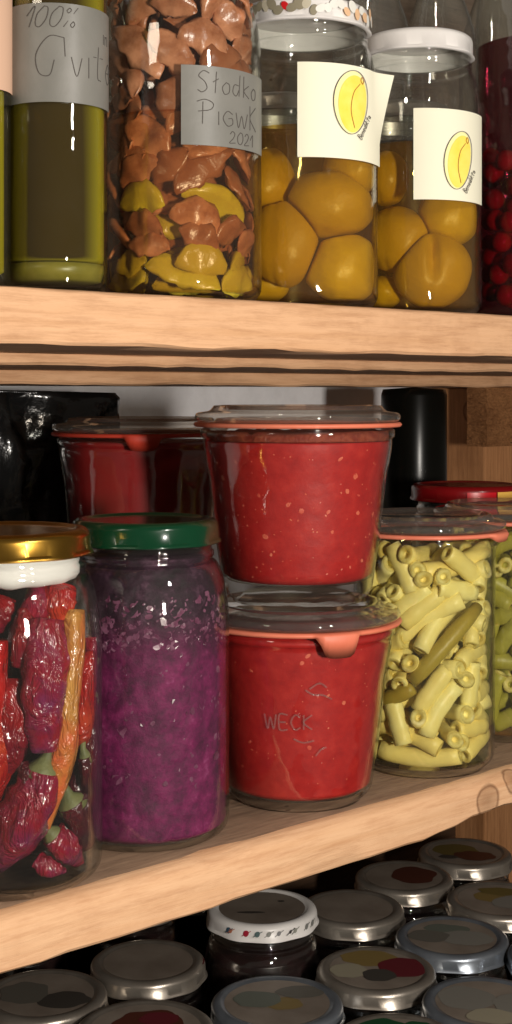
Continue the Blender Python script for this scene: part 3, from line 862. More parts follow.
def pack(sp, Rin, z0, z1, meshes, r, tries, layers, rng, arc_=1.75, tol=.8, tilt=None, endfrac=.2, maxn=200, pre=()):
    placed = list(pre); res = []
    for (rad, cnt) in layers:
        made = 0
        for t in range(tries):
            if made >= cnt or len(res) >= maxn: break
            mi_ = rng.randrange(len(meshes)); me, L = meshes[mi_]
            a = sp.a0+rng.uniform(-arc_, arc_)
            z = rng.uniform(z0+r, z1-r)
            er = Vector((cos(a), sin(a), 0)); et = Vector((-sin(a), cos(a), 0)); ez = Vector((0, 0, 1))
            if rng.random() < endfrac:
                g = rng.uniform(-.6, .6); q = rng.uniform(-.5, .5)
                d = (er+et*g+ez*q).normalized()
                c = er*(rad-r*.2-L/2*.93)+ez*z
            else:
                ph = tilt(rng) if tilt else rng.uniform(-pi/2, pi/2)
                d = (et*cos(ph)+ez*sin(ph)+er*rng.uniform(-.12, .12)).normalized()
                hh = L/2*cos(ph)
                c = er*(sqrt(max((rad-r)**2-hh*hh, 1e-6)))+ez*z
            p, q = c-d*(L/2-r), c+d*(L/2-r)
            if min(p.z, q.z) < z0+r or max(p.z, q.z) > z1-r: continue
            if max(Vector((p.x, p.y)).length, Vector((q.x, q.y)).length) > rad-r*.9: continue
            if any(segdist(p, q, u, v) < (r+r2)*tol for u, v, r2 in placed): continue
            placed.append((p, q, r)); res.append((me, c, d, er)); made += 1
    return res
def orient(d, up):
    x = d.normalized(); z = (up-x*up.dot(x)); z.normalize(); y = z.cross(x)
    from mathutils import Matrix
    return Matrix((x, y, z)).transposed().to_euler()
rng = random.Random(11)
def bean_jar(sp, label, group, blabel, mat, seed, arc_, layers, pre=()):
    root, zr = preserve_jar('preserving_jar', sp, .0500, .0432, .0428, .1530, label, None, 'rubber', 1.1, z=0, tongue_len=.003, base_t=.0045)
    rng = random.Random(seed)
    Rin = .0428-.0022
    meshes = [(bean_mesh('cut_bean', L, .0055, b, mat, rng), L) for L, b in ((.034, .3), (.044, .2), (.030, .1), (.056, .35), (.026, 0), (.048, -.3))]
    res = pack(sp, Rin, .0046, .1370, meshes, .0055, 16000, ((Rin, 150), (Rin-.0090, 90), (Rin-.017, 60)), rng, arc_, .59, lambda g: g.gauss(.7, .6) if g.random() < .7 else g.uniform(-1.5, 1.5), .13, 285, pre)
    content('pale_brine', sp, fill_profile(root_prof[root.name], .0048, .1375, .0003), M['brine'], 'pale yellow brine around the beans in the '+('front' if seed == 5 else 'rear')+' bean jar', 'brine')
    for me, c, d, er in res:
        o = bpy.data.objects.new('cut_bean', me); C.objects.link(o)
        o.location = sp.o+c; o.rotation_euler = orient(d, er)
        tag(o, blabel, 'bean', group)
    return root
spB = Spot(424, .857, ZL)
pre = []
for (x0, y0, x1, y1, lab) in ((384, 702, 414, 688, 'brownish flat bean piece behind the olive pod, near the left of the front bean jar'), (412, 682, 478, 606, 'flat olive brown bean pod lying slanted across the front of the bean jar')):
    Rp = .0362
    def onw(x, y):
        a = (x-spB.px)/F*(spB.d-.035); b = sqrt(max(Rp*Rp-a*a, 0))
        zz = H-(y-HOR)/F*(spB.d-b)-ZL
        return Vector((a, b, zz))
    A, B_ = onw(x0, y0), onw(x1, y1)
    pts = []
    for i in range(9):
        u = i/8; x = x0+(x1-x0)*u; y = y0+(y1-y0)*u; q = onw(x, y)
        pts.append(spB.r*q.x+spB.c*q.y+Vector((0, 0, q.z)))
    pre.append((pts[0], pts[4], .005)); pre.append((pts[4], pts[8], .005))
    mid = pts[4]
    vs, fs = tube([p-mid for p in pts], [.0040, .0048, .005, .005, .0048, .005, .0048, .0044, .0036], 12, True)
    o = mesh_obj('flat_bean_pod', vs, fs, M['bean_dark'], None, True, spB.o+mid)
    tag(o, lab, 'bean')
bean_jar(spB, 'straight glass preserving jar of cut yellow beans beside the tomato jars', 'cut yellow beans in the front bean jar', 'pale yellow cut bean packed in the bean jar beside the tomato sauce', 'bean', 5, 1.7, None, pre)
spB2 = Spot(508, .940, ZL)
bean_jar(spB2, 'second preserving jar of darker green yellow beans, behind the first at the shelf edge', 'cut beans in the rear bean jar', 'olive yellow cut bean packed in the rear bean jar at the picture edge', 'bean_green', 8, 1.5, None)
# ---- red patterned lid behind the bean jars
spR = Spot(466, 1.045, ZL)
solid('dark_red_lid', 120, 14, 18, .25)
jr, lid = twist_jar('glass_jar', spR, .0405, .0355, .1555, 'jar with a dark red and gold metal lid showing over the bean jars', 'dark_red_lid', .0410, .0100, sh=.5)
content('dark_preserve', spR, fill_profile(twist_profile(.0405, .0355, .1555, .5), .0072, .135), M['dark_jam'], 'dark preserve in the red lidded jar behind the beans', 'preserve')
def side_patch(parent, sp, R, a0, a1, z0, z1, mat, name='printed_band'):
    return label_patch(parent, sp, R, a0*R, a1*R, z0, z1, mat, name, nu=16, nz=1, th=.0001, lift=.0002)
solid('gold_print', 226, 178, 84, .3); solid('crimson_print', 190, 16, 30, .3)
side_patch(lid, spR, .0410, .02, .55, .1478, .1545, M['crimson_print'])
side_patch(lid, spR, .0410, .58, 1.2, .1478, .1545, M['gold_print'])

# ---- black sack and black container at the back
def sack(name, cx, cy, rx, ry, h, label, seed, ax, folds, mat, z=ZL, pw=.35):
    vs, fs = [], []
    nz, ns = 60, 128
    for j in range(nz+1):
        v = j/nz; zz = h*v
        q = (1-abs(2*v-1)**70)**.25 if 0 < v < 1 else 0
        for k in range(ns):
            a = 2*pi*k/ns
            e = 2/ (1/pw)
            ca, sa = cos(a), sin(a)
            f = (abs(ca)**7+abs(sa)**7)**(-1/7)
            xx, yy = ca*f*rx, sa*f*ry
            fold = folds*(noise.noise(Vector((xx*26+seed, yy*26, zz*9+xx*18)))+.5*noise.noise(Vector((xx*60+seed, yy*60, zz*24)))-.8*abs(noise.noise(Vector((xx*34+zz*14, yy*30, zz*12+seed)))))
            fold += .005*abs(sin(xx*48+zz*9+3*noise.noise(Vector((xx*9, zz*7, 2)))))
            fold = -abs(fold)*min(1, abs(sa)*1.15)**3
            qq = max(q, .02)
            vs.append((cos(a)*f*(rx+fold)*qq, sin(a)*f*(ry+fold)*qq, zz))
    for j in range(nz):
        for k in range(ns):
            k2 = (k+1) % ns
            fs.append((j*ns+k, j*ns+k2, (j+1)*ns+k2, (j+1)*ns+k))
    fs.append(tuple(range(ns-1, -1, -1))); fs.append(tuple(nz*ns+k for k in range(ns)))
    o = mesh_obj(name, vs, fs, M[mat], None, True, (cx, cy, z))
    o.rotation_euler.z = ax
    return tag(o, label, 'bag')
sack('black_plastic_sack', .445, .884, .176, .046, .2300, 'creased shiny black plastic sack at the back of the shelf beside the white wall', 3, 0, .022, 'black_plastic')
sx_, sy_ = XY(414, 1.16)
vs, fs = lathe([(0, .001), (.024, 0), (.0275, .004), (.0275, .224), (.026, .229), (0, .231)], 64)
vs = [(x*.98, y, z) for x, y, z in vs]
o = mesh_obj('black_canister', vs, fs, M['black_smooth'], None, True, (sx_, sy_, ZL))
tag(o, 'tall smooth black container at the back between the tomato jars and the post', 'container')

# ================================================================== UPPER SHELF
# ---- oil bottles
def flask(sp, R, h, label, glass='green_glass'):
    root = empty('glass_bottle', sp.o, label, 'bottle')
    pr = [(0, .003), (R*.6, .0025), (R*.75, 0), (R-.005, 0)]+arc(R-.006, .006, .006, -75, 0, 5)+[(R, .02), (R, h*.72), (R*.96, h*.76), (R*.6, h*.86), (.012, h*.90), (.012, h*.97), (.0145, h*.972), (.0145, h), (.011, h)]
    vs, fs = lathe(shell(pr, .0020, .0045), 96); mesh_obj('glass_body', vs, fs, M[glass], root)
    vs, fs = lathe([(0, h-.003), (.0165, h-.003), (.0165, h+.012), (.0155, h+.013), (0, h+.013)], 48)
    sharp(mesh_obj('cap', vs, fs, M['white_lid'], root), 40)
    return root
spO = Spot(56, .675, ZU); RO = .0246
ob = flask(spO, RO, .23, 'oil bottle with a wide grey handwritten label reading 100%, on the upper shelf')
content('oil', spO, [(0, .0155), (RO-.006, .0155), (RO-.0022, .0160), (RO-.0016, .018), (RO-.0016, .145), (RO-.002, .146), (0, .146)], M['oil'], 'green gold oil in the bottle with the wide grey label', 'oil')
content('oil_sediment', spO, [(0, .0068), (RO-.007, .0058), (RO-.0030, .0068), (RO-.0016, .011), (RO-.0016, .0145), (0, .0148)], M['brown_oil'], 'pale olive sediment at the bottom of the oil bottle', 'oil')
lb = label_patch(ob, spO, RO, -1.52*RO, 1.5*RO, .0885, .1345, M['grey_paper'])
lines = write(['1', '0', '0', '%'], -.0152, .1235, .0095, tilt=.28) + write(['O', 'v', 'i', 't', 'e'], -.0095, .1010, .0175)
lines += write(['i', 'n'], .026, .119, .0085) + write(['e'], .033, .1035, .012)
strokes(lb, spO, RO, lines, .00038, M['ink'])
spO2 = Spot(-26, .655, ZU)
ob2 = flask(spO2, .0170, .23, 'slim oil bottle with a pink label, cut off by the left picture edge')
content('oil', spO2, [(0, .0075), (.010, .0075), (.0138, .010), (.0138, .145), (0, .146)], M['oil'], 'green gold oil in the bottle with the pink label', 'oil')
label_patch(ob2, spO2, .0170, -1.5*.017, 1.5*.017, .093, .160, M['pink_paper'])

# ---- jar of quince slices
spQ = Spot(181, .725, ZU); RQ = .0418
jq, lid = twist_jar('glass_jar', spQ, RQ, .0330, .176, 'glass jar of brown dried quince slices in syrup with a grey handwritten label', 'silver', .0375, .0105, sh=1.0)
def slice_mesh(L, hgt, thick, bend, mat, seed):
    n, seg = 13, 10
    path, vs, fs = [], [], []
    for i in range(n):
        u = i/(n-1); a = (u-.5)*bend
        r0 = L/bend
        path.append(Vector((r0*sin(a), r0*cos(a)-r0*cos(0), 0)))
    for i in range(n):
        u = i/(n-1); s = max(.10, sin(pi*u)**.7)
        t = (path[min(i+1, n-1)]-path[max(i-1, 0)]).normalized(); nn = Vector((-t.y, t.x, 0))
        for k in range(seg):
            a = 2*pi*k/seg
            y = cos(a); z = sin(a)
            wz = thick*(.5+.5*(y+1)/2)           # thicker at the skin side
            nz_ = 1+.35*noise.noise(Vector((i*.45+seed, cos(a)*1.2, sin(a)*1.2)))
            vs.append(path[i]+nn*(y*hgt*.5*s*nz_)+Vector((0, 0, z*wz*.5*s*nz_+.0030*noise.noise(Vector((i*.28, y*.8, seed))))))
    for i in range(n-1):
        for k in range(seg):
            k2 = (k+1) % seg; fs.append((i*seg+k, i*seg+k2, (i+1)*seg+k2, (i+1)*seg+k))
    fs.append(tuple(range(seg-1, -1, -1))); fs.append(tuple((n-1)*seg+k for k in range(seg)))
    me = bpy.data.meshes.new('quince_slice'); me.from_pydata([tuple(v) for v in vs], [], fs)
    me.polygons.foreach_set('use_smooth', [True]*len(me.polygons)); me.materials.append(M[mat]); me.update()
    return me
rq = random.Random(21)
QPL = []
def pack_slices(z0, z1, mat, cnt, sizes, seed, label, group):
    g = random.Random(seed)
    ms = [(slice_mesh(L, hh, t, b, mat, seed+i), L) for i, (L, hh, t, b) in enumerate(sizes)]
    pl = QPL
    made = 0
    for (rad, ct, tol) in ((RQ-.0046, cnt, .58), (RQ-.0125, cnt*2//3, .6), (RQ-.021, cnt//3, .7)):
        m_ = 0
        for t in range(6000):
            if m_ >= ct: break
            me, L = g.choice(ms); r = .0058
            a = spQ.a0+g.uniform(-1.8, 1.8); z = g.uniform(z0, z1)
            er = Vector((cos(a), sin(a), 0)); et = Vector((-sin(a), cos(a), 0))
            ph = g.uniform(-1.2, 1.2); hh = L/2*cos(ph)
            d = et*cos(ph)+Vector((0, 0, sin(ph)))
            c = er*sqrt(max((rad-.002)**2-hh*hh*.8, 1e-6))+Vector((0, 0, z))
            p, q = c-d*(L/2-r), c+d*(L/2-r)
            if min(p.z, q.z) < z0+.004 or max(p.z, q.z) > z1+.002: continue
            if any(segdist(p, q, u, v) < 2*r*tol for u, v in pl): continue
            pl.append((p, q)); m_ += 1
            up = (er+et*g.uniform(-.7, .7)+Vector((0, 0, g.uniform(-.7, .7)))).normalized()
            o = bpy.data.objects.new('quince_slice', me); C.objects.link(o)
            o.location = spQ.o+c; o.rotation_euler = orient(d, up)
            tag(o, label, 'fruit slice', group)
SZ = [(L*1.12, h*1.15, t*.95, b) for L, h, t, b in [(.030, .015, .007, 1.2), (.036, .017, .008, .9), (.026, .016, .009, 1.5), (.022, .014, .007, .8), (.040, .015, .009, 1.3), (.028, .019, .006, .7)]]
pack_slices(.0050, .020, 'quince_yellow', 9, SZ, 57, 'yellow green quince slice low in the jar with the grey square label', 'yellow quince slices')
pack_slices(.030, .060, 'quince_yellow', 2, SZ, 61, 'yellow green quince slice among the brown ones in the jar with the grey square label', 'yellow quince slices among the brown ones')
pack_slices(.0050, .158, 'quince', 150, SZ, 31, 'brown quince slice packed in the jar with the grey square label', 'brown quince slices')
content('quince_syrup', spQ, fill_profile(twist_profile(RQ, .0330, .176, 1.0), .0036, .092, .0003), M['quince_syrup'], 'brown syrup around the quince slices', 'syrup')
lb = label_patch(jq, spQ, RQ, 0, 1.32*RQ, .0745, .1135, M['grey_paper'])
lines = write(['S', 'L/', 'o', 'd', 'k', 'o'], .008, .1005, .0105)
lines = [[(a*1.12-.001, b) for a, b in l] for l in lines]
l2 = write(['P', 'i', 'G', 'W', 'K'], .0075, .0850, .0120); l2 = [[(a*1.15-.001, b) for a, b in l] for l in l2]
l3 = write(['2', '0', '2', '1'], .024, .0768, .0058); l3 = [[(a*1.25-.005, b) for a, b in l] for l in l3]
strokes(lb, spQ, RQ, lines+l2+l3, .00040, M['ink'])

# ---- two jars of peach halves
def squash_fruits(sp, items, group, Rlim, zmin, mat='peach'):
    """rounded fruit halves pressed against the glass and each other"""
    from mathutils import Matrix
    cs = []
    for (px, py, b, rx, ry, rz, yw, tl, lab, hol) in items:
        a_, bb, z = sp.pix(px, py, b)
        cs.append((sp.r*a_+sp.c*bb+Vector((0, 0, max(z, rz*.8+zmin))), Vector((rx, ry, rz))))
    for i, (px, py, b, rx, ry, rz, yw, tl, lab, hol) in enumerate(items):
        n, m = 56, 40
        c, rr = cs[i]; vs, fs = [], []
        rot = Matrix.Rotation(sp.a0-pi/2+yw, 3, 'Z') @ Matrix.Rotation(tl, 3, 'X')
        planes = []
        for j, (c2, r2) in enumerate(cs):
            if j == i: continue
            d = c2-c; L = d.length; w1, w2 = sum(rr)/3, sum(r2)/3
            planes.append((d/L, L*w1/(w1+w2)-.0004))
        for j in range(m+1):
            th = pi*j/m
            for k in range(n):
                ph = 2*pi*k/n
                x, y, zz = sin(th)*cos(ph), sin(th)*sin(ph), cos(th)
                s_ = 1+.05*noise.noise(Vector((x*1.7+px, y*1.7, zz*1.7)))
                q = 1-.03*exp(-((x-.15)/.07)**2)*(1 if y > 0 else 0)
                if hol: q *= 1-.42*exp(-(((x-.05)/.10)**2+((zz-.25)/.55)**4))*(1 if y > 0 else 0)
                p = rot @ Vector((x*rx*s_*q, y*ry*s_*q, zz*rz*s_*q))
                for nn, lim in planes:
                    e = p.dot(nn)-lim*.92
                    if e > 0: p -= nn*(e-lim*.08*(1-exp(-e/(lim*.08))))
                W = c+p; hr = sqrt(W.x*W.x+W.y*W.y)
                if hr > Rlim-.002:
                    h2 = Rlim-.002+.002*(1-exp(-(hr-Rlim+.002)/.002)); W.x *= h2/hr; W.y *= h2/hr
                if W.z < zmin: W.z = zmin
                vs.append(W-c)
        for j in range(m):
            for k in range(n):
                k2 = (k+1) % n; fs.append((j*n+k, (j+1)*n+k, (j+1)*n+k2, j*n+k2))
        o = mesh_obj('peach_half', vs, fs, M[mat], None, True, sp.o+c)
        tag(o, lab, 'fruit', group)
def px_in(sp, px, py, b):
    return sp.pix(px, py, b)
spP = Spot(303, .785, ZU); RP = .0420
jp, lidp = twist_jar('glass_jar', spP, RP, .0352, .1635, 'glass jar of peach halves in amber syrup with a patterned lid and cream fruit label', 'white_lid', .0372, .0110, sh=.85)
gP = 'peach halves in the jar with the patterned lid'
squash_fruits(spP, (
    (283, 243, .012, .0205, .017, .0255, -.2, .1, 'large yellow peach half at the lower left of the jar with the patterned lid', False),
    (343, 268, .010, .0225, .016, .0200, .25, .15, 'peach half resting at the lower right bottom of the jar with the patterned lid', False),
    (328, 205, .008, .0270, .020, .0190, .1, -.1, 'peach half lying across the middle behind the label of the patterned lid jar', False),
    (268, 182, .002, .0150, .018, .0190, -.4, 0, 'peach half high up at the left in the jar with the patterned lid', False),
    (352, 168, .000, .0160, .016, .0170, .2, 0, 'peach half under the label at the upper right of the patterned lid jar', False),
    (262, 283, -.002, .0160, .012, .0120, -.3, .0, 'peach half partly hidden at the bottom left of the patterned lid jar', False)), gP, RP-.0022, .0046)
content('amber_syrup', spP, fill_profile(twist_profile(RP, .0352, .1635, .85), .0036, .0965, .0003), M['syrup'], 'amber syrup in the jar with the patterned lid', 'syrup')
spW = Spot(417.5, .850, ZU); RW = .0382
jw, lidw = twist_jar('glass_jar', spW, RW, .0315, .1650, 'glass jar of peach halves with a plain white lid and cream fruit label', 'white_lid', .0334, .0110, sh=1.0)
gW = 'peach halves in the jar with the white lid'
squash_fruits(spW, (
    (432, 270, .012, .0235, .018, .0235, .1, .1, 'yellow peach half with a dark slot at the bottom of the white lidded jar', True),
    (397, 240, .006, .0215, .018, .0200, -.3, .1, 'peach half lying slanted at the left of the white lidded jar', False),
    (386, 178, .004, .0140, .014, .0170, -.2, 0, 'small peach half at the upper left of the white lidded jar', False),
    (448, 218, .002, .0190, .016, .0180, .3, 0, 'peach half at the right under the label of the white lidded jar', False),
    (383, 292, .000, .0130, .012, .0100, -.3, 0, 'peach half in shade at the bottom left of the white lidded jar', False)), gW, RW-.0022, .0046)
content('amber_syrup', spW, fill_profile(twist_profile(RW, .0315, .1650, 1.0), .0036, .1000, .0003), M['syrup'], 'amber syrup in the white lidded jar', 'syrup')

def egg(rx, rz, skew=0):
    return lambda a: (rx*cos(a)*(1+.10*sin(a)), rz*sin(a)+skew*cos(a))
def fruit_label(jar, sp, R, s0, s1, z0, z1, cs, cz, rx, rz, skew, peel=None):
    lb = label_patch(jar, sp, R, s0, s1, z0, z1, M['paper'], peel=peel, nu=44, nz=12)
    f0 = blob(lb, sp, R, cs, cz, egg(rx, rz, skew), M['yellow_pale'], 'fruit_drawing', .0010)
    blob(lb, sp, R, cs+rx*.08, cz-rz*.04, egg(rx*.84, rz*.90, skew), M['yellow_paint'], 'fruit_drawing', .0013)
    e = egg(rx, rz, skew)
    ln = [[(cs+e(2*pi*k/28)[0], cz+e(2*pi*k/28)[1]) for k in range(29)]]
    strokes(lb, sp, R, ln, .00032, M['ink_soft'], 'fruit_outline', .0017)
    cr = [[(cs+rx*.45, cz+rz*.62), (cs+rx*.05, cz+rz*.3), (cs-rx*.10, cz-rz*.25), (cs+rx*.1, cz-rz*.8)],
          [(cs+rx*.62, cz+rz*.62), (cs+rx*.5, cz+rz*.72), (cs+rx*.58, cz+rz*.84), (cs+rx*.7, cz+rz*.74), (cs+rx*.62, cz+rz*.62)]]
    strokes(lb, sp, R, cr, .0003, M['ink_brown'], 'fruit_outline', .0018)
    wr = write(['B', 'e', 'n', 'e', 'd', 'i', 'k', 't', 'a'], cs+rx*.55, cz-rz*1.15, .0036, rot=1.02)
    strokes(lb, sp, R, wr, .00022, M['ink'], 'handwriting', .0017)
    return lb
def peelf(u, v):
    k = max(0, (u-.80)/.20)
    return (.0085*k*k*(.05+.95*max(0, (v-.25)/.75)**1.2), 0)
fruit_label(jp, spP, RP, -.07*RP, 1.40*RP, .0785, .1290, .66*RP, .1090, .0115, .0170, .002, peelf)
fruit_label(jw, spW, RW, -.06*RW, 1.38*RW, .0655, .1185, .66*RW, .0890, .0100, .0165, .004)
# patterned lid print: pebbles, garlic cloves and red berries round the edge
vs = None
zl = .1635-.0110+.0008
rp = random.Random(5)
spots = []
for k in range(30):
    a = -1.5+3.0*k/29
    spots.append((a, zl+.0045+rp.uniform(0, .006)))
for i, (a, z) in enumerate(spots):
    if a < -.95: mat = solid('red_print', 206, 30, 34) if i % 2 else M['cap_pebble']
    elif abs(a+.25) < .06: mat = solid('red_print', 206, 30, 34)
    elif a > .62: mat = solid('peach_print', 232, 190, 150) if i % 2 else solid('white_print', 232, 230, 222)
    elif .2 < a < .62: mat = solid('white_print', 232, 230, 222)
    else: mat = M['cap_pebble'] if i % 3 else solid('pebble_print', 190, 182, 160)
    rr, rz = rp.uniform(.0020, .0032), rp.uniform(.0022, .0032)
    blob(lidp, spP, .0372, a*.0372, min(z, zl+.0088), egg(rr, rz, rp.uniform(-.001, .001)), mat, 'lid_print', .0003+.00004*i)

# ---- berry jar
spK = Spot(544, .915, ZU); RK = .0448
jk, lidk = twist_jar('glass_jar', spK, RK, .0340, .255, 'tall jar of dark red berries in juice on the upper shelf, beyond the white lid', 'silver', .0385, .011, sh=1.3)
g = random.Random(77)
bm_, bf_ = [], []
def sphere(r, n=16, m=10):
    vs, fs = lathe([(0, -r)]+[(r*sin(pi*i/m), -r*cos(pi*i/m)) for i in range(1, m)]+[(0, r)], n)
    return vs, fs
vs, fs = sphere(.0068); mb = bpy.data.meshes.new('red_berry'); mb.from_pydata(vs, [], fs); mb.polygons.foreach_set('use_smooth', [True]*len(fs)); mb.materials.append(M['berry'])
pl = []
for t in range(3000):
    a = spK.a0+g.uniform(-1.75, .4); rad = g.choice((RK-.0105, RK-.0105, RK-.024)); z = g.uniform(.014, .110)
    c = Vector((cos(a)*rad, sin(a)*rad, z))
    if any((c-p).length < .0138 for p in pl): continue
    pl.append(c)
    if len(pl) > 75: break
for c in pl:
    o = bpy.data.objects.new('red_berry', mb); C.objects.link(o); o.location = spK.o+c
    tag(o, 'round red berry in the dark juice of the tall jar at the right', 'berry', 'red berries in the tall jar')
content('berry_juice', spK, fill_profile(twist_profile(RK, .0340, .255, 1.3), .0036, .178, .0003), M['berry_juice'], 'dark red juice in the tall berry jar', 'juice')

# ---- clear glassware in the back row
def clear_bottle(px, d, R, h, label, glass='dusty_glass'):
    sp = Spot(px, d, ZU)
    root = empty('glass_bottle', sp.o, label, 'bottle')
    pr = [(0, .003), (R*.75, 0), (R-.004, .0)]+arc(R-.006, .006, .006, -75, 0, 4)+[(R, .02), (R, h*.66), (R*.9, h*.72), (R*.6, h*.80), (R*.42, h*.88), (R*.40, h*.96), (R*.46, h*.965), (R*.46, h), (R*.36, h)]
    vs, fs = lathe(shell(pr, .0024, .005), 72); mesh_obj('glass_body', vs, fs, M[glass], root)
    vs, fs = lathe([(0, h-.002), (R*.42, h-.002), (R*.42, h+.002), (R*.50, h+.0022), (R*.50, h+.016), (0, h+.017)], 40)
    sharp(mesh_obj('cap', vs, fs, M['silver'], root), 40)
    return root, sp
clear_bottle(372, 1.08, .031, .33, 'dusty clear bottle behind the white lidded jar, nearer the patterned lid')
clear_bottle(440, 1.10, .030, .33, 'dusty clear bottle behind the white lid of the peach jar')
clear_bottle(496, 1.14, .030, .34, 'dusty clear bottle behind the tall berry jar')
clear_bottle(134, .99, .032, .33, 'dusty clear bottle behind the quince jar')
# added row of unseen dark jars, darkening the backdrop between the front ones
for i, (px, d, lab) in enumerate(((60, .86, 'dark jar standing behind the oil bottle'), (180, .91, 'dark jar standing behind the quince jar'), (282, .96, 'dark jar standing behind the patterned lid jar'), (398, .985, 'dark jar standing behind the white lidded peach jar'))):
    sp = Spot(px, d, ZU)
    twist_jar('glass_jar', sp, .040, .033, .150, lab, 'silver', .037, .010, sh=.8)
    content('dark_preserve', sp, fill_profile(twist_profile(.040, .033, .150, .8), .0072, .125), M['dark_jam'], lab.replace('dark jar standing', 'dark preserve in the jar'), 'preserve')

# ================================================================== BOTTOM SHELF: jars seen from above
def floor_jar(px, py, R, label, lid_mat, top_mat, prints=(), dz=0, tall=False, sidemarks=False):
    zt = -.395+dz
    d = -zt*F/(py-HOR)
    sp = Spot(px, d, ZF)
    h = H+zt-ZF-.0015
    root, lid = twist_jar('glass_jar', sp, R-.0005+(.004 if tall else 0), R-.004, h, label, lid_mat, R, .0095, sh=.55 if not tall else 1.0)
    content('dark_preserve', sp, fill_profile(twist_profile(R-.0005+(.004 if tall else 0), R-.004, h, .55 if not tall else 1.0), .0072, h*.84), M['dark_jam'], 'dark preserve inside a lidded jar on the bottom board', 'preserve', group='dark preserves in the jars on the bottom board', seg=48)
    # printed / stained disc on the recessed panel
    zp = h+.0030-.0012
    vs, fs = [(0, 0, 0)], []
    nn = 64
    for j in range(1, 5):
        for k in range(nn):
            a = 2*pi*k/nn; r = (R-.0088)*j/4
            vs.append((r*cos(a), r*sin(a), 0))
    for k in range(nn): fs.append((0, 1+k, 1+(k+1) % nn))
    for j in range(3):
        for k in range(nn):
            b = 1+j*nn; fs.append((b+k, b+nn+k, b+nn+(k+1) % nn, b+(k+1) % nn))
    mesh_obj('lid_panel', vs, fs, M[top_mat], lid, True, (0, 0, zp+.0001))
    g = random.Random(px*7+py)
    for i, (u, v, ru, rv, mat) in enumerate(prints):
        # u right, v away from the viewer, in lid radii
        vs, fs = [(0, 0, 0)], []
        n = 36; sd = g.random()*40
        for k in range(n):
            a = 2*pi*k/n; q = 1+.16*noise.noise(Vector((cos(a)*1.6+sd, sin(a)*1.6, 0)))
            p = sp.r*(cos(a)*ru*R*q)-sp.c*(sin(a)*rv*R*q)
            vs.append(tuple(p))
        for k in range(n): fs.append((0, 1+k, 1+(k+1) % n))
        base = sp.r*(u*R)-sp.c*(v*R)
        mesh_obj('lid_print', vs, fs, mat, lid, False, (base.x, base.y, zp+.0003+.00012*i))
    if sidemarks:
        zb = h-.0095+.0008
        for i, (a, c, hh) in enumerate(((-.62, (60, 90, 110), .0022), (-.58, (190, 120, 90), .0016), (-.28, (170, 40, 60), .0022), (-.08, (90, 110, 110), .0020), (.12, (150, 150, 145), .0018), (.3, (140, 140, 140), .0016), (.52, (70, 66, 66), .0012), (.62, (150, 150, 140), .0016), (.9, (130, 130, 126), .002), (1.1, (130, 130, 126), .002))):
            m_ = solid('floral_%d_%d_%d' % c, *c)
            blob(lid, sp, R, a*R, zb+.0065, egg(hh*.9, hh, .0004), m_, 'lid_print', .0003+.00003*i)
            strokes(lid, sp, R, [[(a*R-.003, zb+.0045), (a*R, zb+.0065), (a*R+.0035, zb+.0085)]], .0004, m_, 'lid_print', .0006)
    return sp
grey1 = solid('pale_grey_print', 124, 120, 112); grey2 = solid('mid_grey_print', 98, 94, 86); grey3 = solid('dark_grey_print', 66, 62, 57)
redp = solid('raspberry_print', 96, 34, 40); yel = solid('mustard_print', 126, 106, 62); grn = solid('leaf_print', 30, 72, 44); ban = solid('ochre_print', 104, 90, 48)
rust = solid('rust_stain', 80, 42, 32); cream = solid('cream_print', 150, 142, 122); ltgrn = solid('grey_green_print', 98, 102, 92)
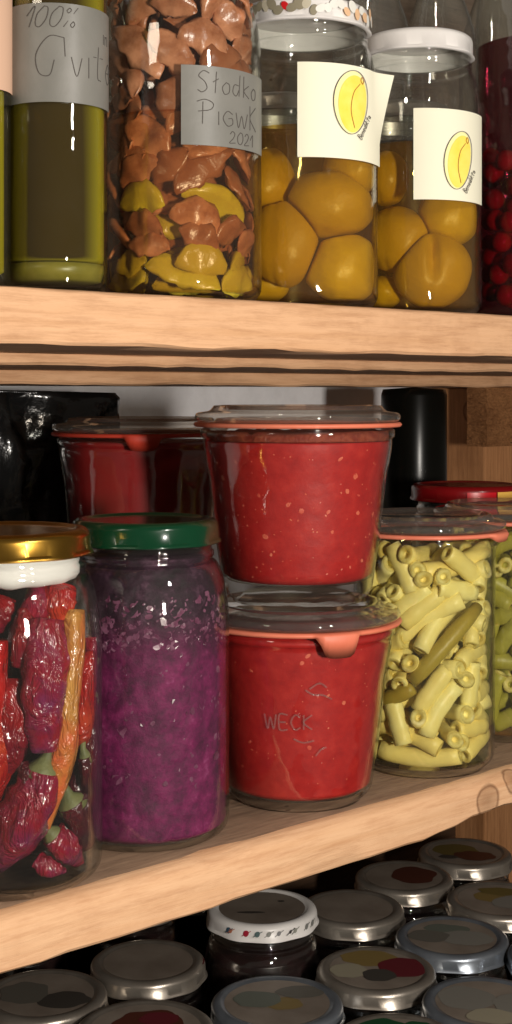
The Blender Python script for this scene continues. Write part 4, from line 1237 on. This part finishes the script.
FJ = [
 (465, 853, .0400, 'jar with greenish brown lid at the very back beneath the shelf edge', 'silver', 'dusty_silver', [(-.2, .1, .5, .4, ban), (.2, -.2, .45, .3, rust), (-.35, -.35, .2, .12, grey3)]),
 (404, 877, .0400, 'jar with plain brownish silver lid below the bean jar', 'silver', 'dusty_silver', [(.2, .1, .45, .5, rust)]),
 (352, 908, .0400, 'jar with plain dull grey lid between the floral lid and its back neighbour', 'silver', 'dusty_silver', []),
 (500, 900, .0415, 'jar with grey and yellow lid at the right below the greenish one', 'silver', 'dusty_silver', [(-.2, .1, .3, .25, yel), (.2, -.15, .35, .3, grey1), (0, .4, .4, .2, ban)]),
 (452, 937, .0410, 'jar with large pale ovals printed on its grey lid', 'bluish_silver', 'dusty_silver', [(-.1, .35, .42, .2, ltgrn), (.25, -.05, .48, .32, grey1), (-.4, -.05, .35, .28, grey2)]),
 (376, 970, .0410, 'jar with a yellow and raspberry red pattern on its lid', 'silver', 'dusty_silver', [(-.1, .45, .5, .32, yel), (.45, .1, .40, .42, redp), (-.45, -.1, .3, .3, cream), (.05, -.25, .28, .25, grey3)]),
 (486, 1003, .0415, 'jar with two big pale grey ovals on its lid, at the lower right', 'bluish_silver', 'dusty_silver', [(-.3, .1, .45, .42, grey1), (.45, .0, .35, .38, grey1), (.1, -.5, .4, .25, cream)]),
 (277, 1003, .0430, 'jar with a small yellow spot on its bluish silver lid', 'bluish_silver', 'dusty_silver', [(.1, -.05, .28, .22, yel), (-.3, .1, .35, .3, ltgrn), (.35, .35, .35, .22, grey2)]),
 (148, 962, .0400, 'jar with dusty grey lid and red stain on its rim, below the cabbage jar', 'silver', 'dusty_silver', [(.93, -.05, .05, .16, redp)]),
 (44, 995, .0415, 'jar with worn beige silver lid at the lower left', 'silver', 'dusty_silver', [(.3, -.25, .42, .3, grey3), (-.3, .1, .4, .4, grey2)]),
 (145, 1030, .0440, 'jar with a dark red splash on its lid at the bottom edge of the picture', 'silver', 'dusty_silver', [(.05, .15, .5, .45, rust), (.2, .3, .3, .2, redp)]),
 (398, 1042, .0400, 'jar with a green leaf pattern on its white rimmed lid at the bottom edge', 'silver', 'dusty_silver', [(-.25, .45, .4, .3, grn), (.35, .45, .32, .25, grn), (0, 0, .3, .3, cream)]),
 (20, 915, .0400, 'added lidded jar deep under the shelf behind the worn beige lid', 'silver', 'dusty_silver', []),  # this and the next two are added to block the pale wall
 (128, 898, .0400, 'added lidded jar deep under the shelf behind the red rimmed lid', 'silver', 'dusty_silver', []),
 (205, 868, .0400, 'added lidded jar deep under the shelf behind the floral lid', 'silver', 'dusty_silver', []),
 (565, 955, .0400, 'jar with blue grey lid cut off by the right picture edge', 'bluish_silver', 'dusty_silver', [(-.2, 0, .4, .4, grey2)]),
]
spots_f = []
for f in FJ: spots_f.append((f[0], f[2], floor_jar(*f)))
sp_fl = floor_jar(262, 908, .0400, 'taller jar with a white lid printed with small flowers round its side', 'white_lid', 'dusty_silver', [(-.2, -.25, .25, .05, grey3), (.35, .3, .06, .04, grey3)], dz=.022, tall=True, sidemarks=True)
spots_f.append((262, .040, sp_fl))
for i in range(len(spots_f)):
    for j in range(i):
        a, b = spots_f[i], spots_f[j]
        dd = (a[2].o-b[2].o).length-(a[1]+b[1]+.003)
        if dd < 0: print('FLOOR JARS CLOSE', a[0], b[0], round(dd, 4))
